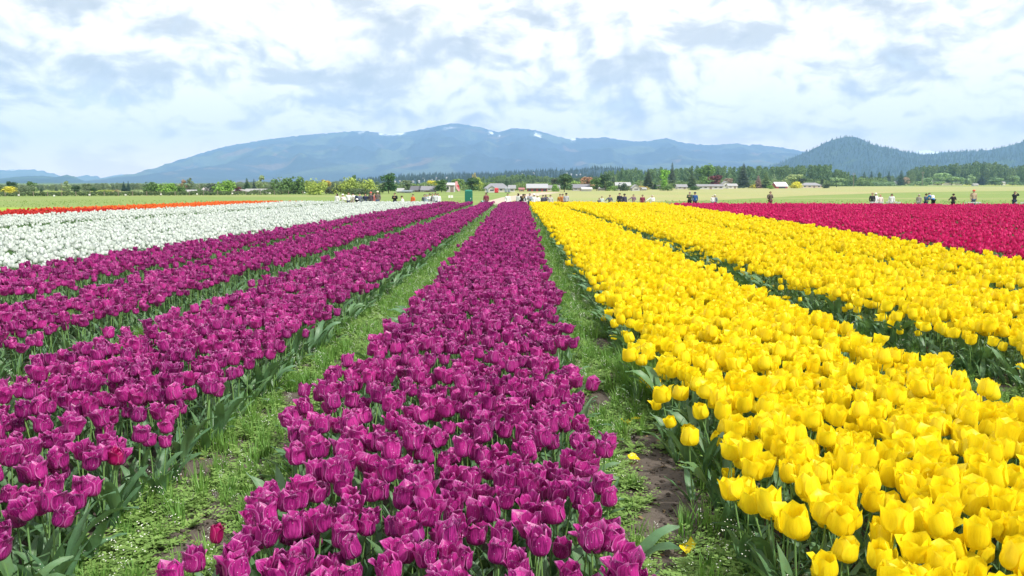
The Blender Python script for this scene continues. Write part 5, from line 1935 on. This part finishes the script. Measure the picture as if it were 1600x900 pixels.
def get_pose(kind):
    if kind in POSES:
        return POSES[kind]
    J = pose(kind)
    rad = dict(RAD)
    bones = list(BON)
    for s, n in ((1, 'R'), (-1, 'L')):
        w, e_ = Vector(J['wr' + n]), Vector(J['el' + n])
        d = (w - e_).normalized()
        side = d.cross(Vector((s, 0.2, 0))).normalized()
        J['palm' + n] = tuple(w + d * 0.055)
        rad['palm' + n] = (0.036, 0.016)
        bones.append(('wr' + n, 'palm' + n))
        nrm = d.cross(side).normalized()
        for k in range(4):
            o_ = side * (k - 1.5) * 0.021
            ln = (0.07, 0.08, 0.075, 0.06)[k]
            J['fa%d%s' % (k, n)] = tuple(w + d * 0.10 + o_)
            J['fb%d%s' % (k, n)] = tuple(w + d * (0.10 + ln * 0.5) + o_ + nrm * 0.012)
            J['fc%d%s' % (k, n)] = tuple(w + d * (0.10 + ln * 0.85) + o_ + nrm * 0.035)
            for f, r in (('fa', 0.0095), ('fb', 0.009), ('fc', 0.0075)):
                rad['%s%d%s' % (f, k, n)] = r
            bones += [('palm' + n, 'fa%d%s' % (k, n)), ('fa%d%s' % (k, n), 'fb%d%s' % (k, n)), ('fb%d%s' % (k, n), 'fc%d%s' % (k, n))]
        J['tha' + n] = tuple(w + d * 0.045 - side * 0.04 + nrm * 0.01)
        J['thb' + n] = tuple(w + d * 0.085 - side * 0.055 + nrm * 0.025)
        rad['tha' + n], rad['thb' + n] = 0.011, 0.009
        bones += [('palm' + n, 'tha' + n), ('tha' + n, 'thb' + n)]
    R = {}
    R['body'] = skin_mesh('person_body', J, bones, rad, 'pelvis', [M['skin']])
    jk = ['pelvis', 'spine', 'chest', 'shR', 'elR', 'wrR', 'shL', 'elL', 'wrL']
    Jj = {k: J[k] for k in jk}
    Jj['collar'] = tuple(Vector(J['chest']).lerp(Vector(J['neck']), 0.75))
    Jj['hem'] = tuple(Vector(J['pelvis']) + Vector((0, 0, -0.05)))
    rj = dict(pelvis=(0.165, 0.13), spine=(0.145, 0.115), chest=(0.165, 0.12), collar=0.075, hem=(0.17, 0.135))
    for n in 'RL':
        rj.update({'sh' + n: 0.078, 'el' + n: 0.06, 'wr' + n: 0.042})
    R['jacket'] = skin_mesh('jacket', Jj, [('hem', 'pelvis'), ('pelvis', 'spine'), ('spine', 'chest'), ('chest', 'collar'), ('chest', 'shR'), ('shR', 'elR'), ('elR', 'wrR'), ('chest', 'shL'), ('shL', 'elL'), ('elL', 'wrL')], rj, 'chest', [M['cloth']])
    Jt = {k: J[k] for k in ['pelvis', 'hipR', 'knR', 'anR', 'hipL', 'knL', 'anL']}
    rt = dict(pelvis=(0.15, 0.12), hipR=0.105, hipL=0.105, knR=0.075, knL=0.075, anR=0.055, anL=0.055)
    R['trousers'] = skin_mesh('trousers', Jt, [('pelvis', 'hipR'), ('hipR', 'knR'), ('knR', 'anR'), ('pelvis', 'hipL'), ('hipL', 'knL'), ('knL', 'anL')], rt, 'pelvis', [M['cloth']])
    R['shoe'] = []
    for n in 'RL':
        a, t = Vector(J['an' + n]), Vector(J['toe' + n])
        b = MB()
        f = (t - a)
        f.z = 0
        f = f.normalized()
        sd_ = Vector((f.y, -f.x, 0))
        rows = []
        for y, w_, h_ in ((-0.07, 0.025, 0.05), (-0.05, 0.042, 0.10), (0.03, 0.045, 0.10), (0.10, 0.052, 0.06), (0.17, 0.045, 0.045), (0.20, 0.02, 0.03)):
            c = Vector((a.x, a.y, max(0, min(a.z - 0.09, 0.1)))) + f * y
            rows.append([tuple(c + sd_ * w_ * x + Vector((0, 0, h_ * z))) for x, z in ((-1, 0), (-1, 0.6), (-0.5, 1), (0.5, 1), (1, 0.6), (1, 0))])
        b.grid(np.array(rows), 0, None, True)
        R['shoe'].append(b.mesh('shoe', [M['cloth']]))
    hc = Vector(J['head']).lerp(Vector(J['top']), 0.25)
    up = (Vector(J['top']) - Vector(J['jaw'])).normalized()
    fw = Vector((0, 1, 0)) - up * up.y
    fw.normalize()
    rt_ = fw.cross(up).normalized()
    fr = Matrix((rt_, fw, up)).transposed()

    def place(v):
        return tuple(hc + fr @ Vector(v))

    def cap(long_):
        b = MB()
        P = np.zeros((9, 14, 3))
        for i in range(9):
            for j in range(14):
                th = math.radians(12.5 * i)
                az = 2 * math.pi * j / 14
                front = max(0, math.sin(az))
                thm = th * (1 - 0.42 * front)
                drop = -long_ * max(0, (i - 5) / 3.0) * (1 - front) if long_ else 0
                P[i, j] = place((0.098 * math.sin(thm) * math.cos(az), 0.112 * math.sin(thm) * math.sin(az) - 0.014, 0.10 * math.cos(thm) + drop + 0.01))
        b.grid(P, 0, None, True)
        return b.mesh('hair', [M['cloth']])
    R['hair'] = cap(0)
    R['longhair'] = cap(0.22)

    def hat(brim, hgt):
        b = MB()
        prof = [(brim, 0.020), (0.105, 0.028), (0.103, 0.05), (0.095, hgt * 0.75), (0.06, hgt), (0.004, hgt + 0.006)]
        P = np.zeros((len(prof), 16, 3))
        for i, (r, z) in enumerate(prof):
            for j in range(16):
                az = 2 * math.pi * j / 16
                P[i, j] = place((r * math.cos(az), r * math.sin(az), z))
        b.grid(P, 0, None, True)
        return b.mesh('hat', [M['cloth']])
    R['sunhat'] = hat(0.20, 0.15)
    R['bucket'] = hat(0.15, 0.13)
    b = MB()
    prof = [(0.110, 0.015), (0.108, 0.06), (0.085, 0.105), (0.045, 0.128), (0.004, 0.132)]
    P = np.array([[place((r * math.cos(6.2832 * j / 14), r * math.sin(6.2832 * j / 14), z)) for j in range(14)] for r, z in prof])
    b.grid(P, 0, None, True)
    b.add([place((-0.08, 0.08, 0.02)), place((0.08, 0.08, 0.02)), place((0.06, 0.19, 0.005)), place((-0.06, 0.19, 0.005)), place((-0.08, 0.08, 0.03)), place((0.08, 0.08, 0.03)), place((0.06, 0.19, 0.013)), place((-0.06, 0.19, 0.013))],
          [(0, 1, 2, 3), (4, 7, 6, 5), (0, 4, 5, 1), (1, 5, 6, 2), (2, 6, 7, 3), (3, 7, 4, 0)])
    R['cap'] = b.mesh('cap', [M['cloth']])
    b = MB()
    ch = Vector(J['chest'])
    P = np.zeros((6, 10, 3))
    for i, (z, k) in enumerate(((-0.30, 0.6), (-0.27, 0.95), (-0.10, 1.0), (0.04, 0.9), (0.10, 0.65), (0.12, 0.2))):
        for j in range(10):
            az = 2 * math.pi * j / 10
            P[i, j] = (ch.x + 0.15 * k * math.copysign(abs(math.cos(az)) ** 0.6, math.cos(az)), ch.y - 0.19 + 0.09 * k * math.copysign(abs(math.sin(az)) ** 0.6, math.sin(az)), ch.z + z)
    b.grid(P, 0, None, True)
    R['backpack'] = b.mesh('backpack', [M['cloth']])
    R['eye'] = []
    for sx in (-1, 1):
        b = MB()
        c = Vector(place((sx * 0.032, 0.088, -0.012)))
        P = np.array([[tuple(c + Vector((0.010 * math.sin(t) * math.cos(a), 0.006 * math.cos(t), 0.008 * math.sin(t) * math.sin(a)))) for a in np.linspace(0, 5.5, 8)] for t in (0.05, 1.0, 2.1, 3.09)])
        b.grid(P, 0, None, True)
        R['eye'].append(b.mesh('eye', [M['black']]))
    POSES[kind] = R
    return R


SK, SK2 = (0.50, 0.32, 0.24), (0.30, 0.18, 0.12)
BK, WT, NV, JN, GY, CR = (0.018, 0.018, 0.020), (0.74, 0.75, 0.76), (0.025, 0.035, 0.075), (0.06, 0.09, 0.16), (0.26, 0.26, 0.28), (0.62, 0.58, 0.50)
HB, HK = (0.06, 0.04, 0.03), (0.012, 0.011, 0.012)


def person(px, hpy, kind, yaw, jc, tc, head, hcol, label, H=None, D=None, extra=None, skin=SK):
    H = H or 1.66
    eff = {'crouch': 0.70, 'bend': 0.90}.get(kind, 1.0) * H
    if D is None:
        cand = np.arange(float(Yend(gx(px, 70))) + 1.5, 96, 0.5)
        pyv = HOR + (CAM_H - (zg(cand) + eff)) / cand * FPX
        D = float(cand[int(np.argmin(np.abs(pyv - hpy)))])
    R = get_pose(kind)
    e = bpy.data.objects.new('person', None)
    COL.objects.link(e)
    e.location = (gx(px, D), D, float(zg(D)))
    e.rotation_euler = (0, 0, math.radians(yaw))
    s_ = H / 1.70
    e.scale = (s_ * 1.12, s_ * 1.12, s_)
    tag(e, label, 'person')
    bd = link('body', R['body'], e, color=skin)
    link('jacket', R['jacket'], e, color=jc)
    link('trousers', R['trousers'], e, color=tc)
    for q in R['shoe']:
        link('shoe', q, e, color=(0.05, 0.05, 0.055))
    for q in R['eye']:
        link('eye', q, bd)
    if head in ('hair', 'longhair'):
        link('hair', R[head], e, color=hcol)
    else:
        link('hair', R['hair'], e, color=HB)
        link('cap' if head == 'cap' else 'hat', R[head], e, None, None, (1.0, 1.0, 1.0), hcol)
    if extra:
        link('backpack', R['backpack'], e, color=extra)
    return e


PEOPLE = [
    (529, 302.5, 'stand', 150, WT, BK, 'longhair', HK, 'long-haired person in a white top, leftmost of the visitors by the white tulips'),
    (538, 303.5, 'phone', 170, (0.76, 0.76, 0.74), CR, 'cap', WT, 'person all in white with a white cap beside the white-shirted man'),
    (547, 300.5, 'stand', 175, WT, NV, 'hair', HB, 'broad person in a white shirt and dark shorts standing with back turned'),
    (553.5, 307, 'stand', 120, (0.5, 0.4, 0.4), GY, 'hair', HB, 'small child in grey beside the broad white-shirted person'),
    (560, 302, 'bend', 60, WT, BK, 'hair', HK, 'person in white leaning forward over the white tulips', None, None, NV),
    (564, 302, 'stand', 200, (0.12, 0.14, 0.2), NV, 'hair', HK, 'dark-haired person with a dark backpack right of the leaning one', None, None, BK),
    (573, 302.5, 'stand', 190, NV, JN, 'longhair', HB, 'person in a navy jacket at the left of the tight group of four'),
    (581.5, 300.5, 'stand', 160, (0.10, 0.08, 0.10), BK, 'cap', (0.55, 0.12, 0.10), 'person in dark clothes with a red cap in the tight group of four'),
    (587, 302, 'stand', 185, (0.58, 0.12, 0.10), NV, 'hair', HB, 'person in a red top in the tight group of four'),
    (592, 299.5, 'stand', 175, (0.14, 0.12, 0.12), JN, 'sunhat', CR, 'person in a wide cream sun hat right of the red top'),
    (618.5, 301.5, 'phone', 180, BK, NV, 'hair', HK, 'person in a black jacket standing alone right of the domed tree'),
    (632.5, 306, 'crouch', 90, WT, WT, 'hair', HB, 'person in white crouching alone behind the white tulips'),
    (646.5, 303.5, 'stand', 140, (0.72, 0.16, 0.05), (0.4, 0.2, 0.12), 'hair', HB, 'person in a bright orange-red shirt standing alone'),
    (664.5, 304, 'stand', 200, (0.08, 0.10, 0.14), NV, 'hair', HB, 'person in dark blue at the left end of the long white-clad group'),
    (668, 303.5, 'stand', 150, (0.40, 0.50, 0.62), JN, 'hair', GY, 'person in a light blue top second from the left of the white-clad group'),
    (672.5, 302.5, 'phone', 110, WT, GY, 'hair', HK, 'person in white with raised hands in the middle of the white-clad group'),
    (677, 302.5, 'stand', 200, (0.15, 0.15, 0.18), BK, 'hair', HB, 'person in black standing between white-clad people'),
    (681.5, 301.5, 'stand', 170, (0.55, 0.58, 0.62), NV, 'longhair', HB, 'person in pale grey with long brown hair in the white-clad group'),
    (685.5, 302.5, 'stand', 190, WT, JN, 'hair', HK, 'person in white at the right end of the white-clad group'),
    (760, 301.5, 'stand', 160, (0.22, 0.06, 0.09), (0.12, 0.05, 0.08), 'longhair', HB, 'person in a maroon plaid top right of the green portable toilet'),
    (793.5, 302.5, 'stand', 190, WT, (0.7, 0.68, 0.64), 'hair', HK, 'dark-haired person dressed in white standing alone above the middle bed'),
    (809.5, 302.5, 'stand', 130, WT, BK, 'longhair', HK, 'black-haired person in a white top left of the yellow bed end'),
    (814.5, 303, 'bend', 200, BK, NV, 'hair', HK, 'person in black bending between two people in white'),
    (820, 303.5, 'stand', 200, (0.60, 0.62, 0.66), GY, 'hair', HK, 'person in light grey at the left corner of the yellow bed'),
    (816, 311.5, 'crouch', 180, (0.75, 0.62, 0.64), WT, 'cap', (0.72, 0.5, 0.52), 'person in pale pink crouching at the end of the right path'),
    (827.5, 302.5, 'phone', 160, (0.3, 0.34, 0.42), NV, 'hair', HK, 'dark-haired person in a blue-grey top behind the yellow bed corner'),
    (834, 303.5, 'stand', 210, (0.65, 0.68, 0.70), GY, 'sunhat', WT, 'person in a white sun hat behind the yellow bed'),
    (839.5, 305, 'reach', 180, WT, WT, 'cap', (0.7, 0.65, 0.55), 'person in white stretching out an arm behind the yellow bed'),
    (848, 305, 'stand', 140, (0.10, 0.10, 0.14), BK, 'hair', HK, 'short dark-clad person right of the stretching one'),
    (852.5, 304.5, 'phone', 200, NV, NV, 'longhair', HB, 'person in a navy coat behind the yellow bed, left of the beige one'),
    (859.5, 306, 'stand', 180, (0.48, 0.46, 0.45), CR, 'hair', HK, 'black-haired person in beige behind the yellow bed'),
    (874.5, 303.5, 'stand', 160, (0.55, 0.24, 0.05), BR, 'hair', HB, 'person in an orange jacket, left one of the pair in warm colours'),
    (878.5, 303, 'stand', 200, (0.40, 0.16, 0.05), BK, 'hair', HK, 'person in a rust-brown jacket right of the orange one'),
    (884, 302, 'stand', 190, (0.40, 0.40, 0.44), NV, 'cap', BK, 'person in a grey jacket and black cap right of the rust-brown one'),
    (935, 311.5, 'stand', 180, (0.15, 0.14, 0.16), BK, 'hair', HK, 'small dark-haired child low behind the yellow bed', 1.05, 80),
    (939, 308.5, 'stand', 170, (0.55, 0.62, 0.60), GY, 'hair', HK, 'child in a pale teal top right of the smaller child', 1.2, 80),
    (951.5, 305, 'reach', 190, (0.10, 0.11, 0.13), BK, 'hair', HB, 'person in dark clothes with an arm held out to the side'),
    (966.5, 302, 'stand', 150, (0.035, 0.035, 0.06), BK, 'hair', HK, 'person in black, left one of the close dark couple'),
    (974, 303, 'stand', 210, (0.05, 0.05, 0.09), NV, 'cap', BK, 'person in dark navy with a cap, right one of the close dark couple'),
    (988, 304, 'reach', 170, (0.22, 0.14, 0.18), GY, 'hair', HB, 'person in a mauve-grey top standing left of the maroon one'),
    (1002, 304.5, 'stand', 180, (0.20, 0.03, 0.06), (0.12, 0.03, 0.05), 'hair', HK, 'person in a maroon coat standing alone behind the yellow tulips'),
    (1017, 305.5, 'reach', 160, WT, (0.45, 0.5, 0.6), 'hair', CR, 'pale-haired person in white at the left end of the magenta tulips'),
    (1075, 300, 'phone', 160, (0.07, 0.10, 0.08), BK, 'hair', GY, 'grey-haired person in a dark green jacket beside the blue one'),
    (1083, 300.5, 'stand', 180, (0.03, 0.09, 0.28), NV, 'cap', NV, 'broad person in a bright blue jacket beside the dark green one'),
    (1114, 304.5, 'stand', 150, (0.20, 0.22, 0.28), JN, 'bucket', CR, 'person in a cream bucket hat behind the magenta tulips', None, None, NV),
    (1110.5, 309, 'stand', 180, (0.7, 0.7, 0.7), GY, 'hair', CR, 'small child in white left of the cream bucket hat', 1.1, 76),
    (1199.5, 299.5, 'reach', -150, (0.10, 0.08, 0.07), (0.2, 0.06, 0.08), 'hair', HK, 'person with a black backpack pointing an arm to the left', None, None, BK),
    (1357, 301.5, 'stand', 170, (0.03, 0.035, 0.04), BK, 'hair', (0.2, 0.14, 0.1), 'person in black at the left of a group of three behind the magenta tulips'),
    (1362, 302, 'reach', 200, (0.70, 0.72, 0.76), (0.5, 0.5, 0.55), 'cap', WT, 'person in white with a white cap in the middle of a group of three'),
    (1369.5, 304, 'stand', 180, (0.66, 0.55, 0.56), GY, 'hair', (0.5, 0.3, 0.15), 'person in pale pink at the right of a group of three'),
    (1387, 303, 'stand', 160, (0.66, 0.68, 0.72), GY, 'longhair', HK, 'long black-haired person in white standing alone behind the magenta tulips'),
    (1429, 304, 'stand', 150, (0.30, 0.27, 0.26), GY, 'bucket', (0.4, 0.36, 0.32), 'person in grey-brown with a soft hat left of the blue jacket'),
    (1440, 303, 'phone', 200, (0.06, 0.08, 0.14), NV, 'bucket', BK, 'person in navy with a black hat between the grey-brown and the blue jacket'),
    (1451.5, 301.5, 'bend', 20, (0.03, 0.20, 0.50), BK, 'hair', HB, 'person in a bright blue and white jacket bending over the tulips', None, None, WT),
    (1482, 303, 'reach', 185, (0.025, 0.022, 0.025), BK, 'bucket', HK, 'person in black with a dark hat standing alone, hand held out'),
    (1513, 297, 'stand', 178, (0.42, 0.33, 0.24), JN, 'cap', (0.62, 0.10, 0.07), 'tall person in a tan jacket and red cap with back turned', 1.78),
    (1576.5, 299.5, 'photo', 175, (0.025, 0.03, 0.045), NV, 'hair', HK, 'person in black raising both hands to take a photo', 1.7),
    (1598, 303.5, 'stand', 150, (0.04, 0.08, 0.18), JN, 'hair', HB, 'person in a blue top at the far right edge'),
]
for p_ in PEOPLE:
    person(*p_)

# pushchair beside the maroon-clad visitor
e = bpy.data.objects.new('pushchair', None)
COL.objects.link(e)
D = 84.0
e.location = (gx(754, D), D, float(zg(D)))
e.rotation_euler = (0, 0, 0.5)
tag(e, 'pale teal pushchair with a hood right of the green portable toilet', 'pushchair')
b = MB()
P = np.array([[(-0.24 + 0.48 * j / 5, -0.30 + 0.30 * math.sin(t) * 1.0, 0.75 + 0.30 * math.cos(t) - 0.03 * abs(j - 2.5)) for j in range(6)] for t in np.linspace(-1.2, 1.3, 8)])
b.grid(P)
link('hood', b.mesh('hood', [M['cloth']]), e, color=(0.35, 0.60, 0.55))
b = MB()
b.add([(-0.22, -0.3, 0.45), (0.22, -0.3, 0.45), (0.22, 0.15, 0.40), (-0.22, 0.15, 0.40), (-0.22, -0.42, 0.95), (0.22, -0.42, 0.95), (-0.2, 0.35, 0.2), (0.2, 0.35, 0.2)], [(0, 1, 2, 3), (0, 4, 5, 1), (3, 2, 7, 6)])
link('seat', b.mesh('seat', [M['cloth']]), e, color=(0.40, 0.62, 0.58))
b = MB()
for sx in (-0.24, 0.24):
    b.tube([(sx, 0.4, 0.12), (sx, -0.1, 0.5), (sx, -0.65, 1.05)], 0.014, 5)
    b.tube([(sx, -0.35, 0.12), (sx, 0.1, 0.45)], 0.014, 5)
b.tube([(-0.24, -0.65, 1.05), (0.24, -0.65, 1.05)], 0.016, 5)
link('frame', b.mesh('frame', [M['black']]), e)
b = MB()
b.tube([(-0.02, 0, 0), (0.02, 0, 0)], 0.12, 14)
wm = b.mesh('wheel', [M['black']])
for sx in (-0.27, 0.27):
    for y in (-0.35, 0.4):
        link('wheel', wm, e, (sx, y, 0.12))

# black bag on the grass behind the yellow bed
e = bpy.data.objects.new('bag', None)
COL.objects.link(e)
D = 79.0
e.location = (gx(904, D), D, float(zg(D)))
tag(e, 'black travel bag resting on a low stand behind the yellow bed', 'bag')
b = MB()
P = np.array([[(x, 0.16 * k * math.cos(a), 0.46 + 0.13 * k * math.sin(a)) for a in np.linspace(0, 5.8, 10)] for x, k in ((-0.30, 0.3), (-0.28, 0.9), (-0.1, 1.0), (0.1, 1.02), (0.28, 0.9), (0.30, 0.3))])
b.grid(P, 0, None, True)
link('body', b.mesh('bag_body', [M['black']]), e)
b = MB()
b.tube([(-0.14, 0, 0.56), (-0.1, 0, 0.68), (0.1, 0, 0.68), (0.14, 0, 0.56)], 0.012, 5)
link('handle', b.mesh('bag_handle', [M['black']]), e)
for sx in (-0.2, 0.2):
    b = MB()
    b.tube([(sx, -0.12, 0), (sx, 0, 0.36), (sx, 0.12, 0)], 0.015, 5)
    link('leg', b.mesh('bag_leg', [M['wood']]), e)

# ------------------------------------------------------------------ the air
m, g = newmat('haze')
vol = g.n('ShaderNodeVolumePrincipled')
vol.inputs['Color'].default_value = (0.36, 0.62, 1.0, 1)
vol.inputs['Density'].default_value = 0.00012
vol.inputs['Anisotropy'].default_value = 0.0
out = g.n('ShaderNodeOutputMaterial')
g.l(vol.outputs[0], out.inputs['Volume'])
b = MB()
b.box((-9000, -800, -3.0), (9000, 11500, 640))
o = link('haze', b.mesh('haze', [m], False))
tag(o, 'thin blue summer haze over the whole valley', None, None, 'stuff')
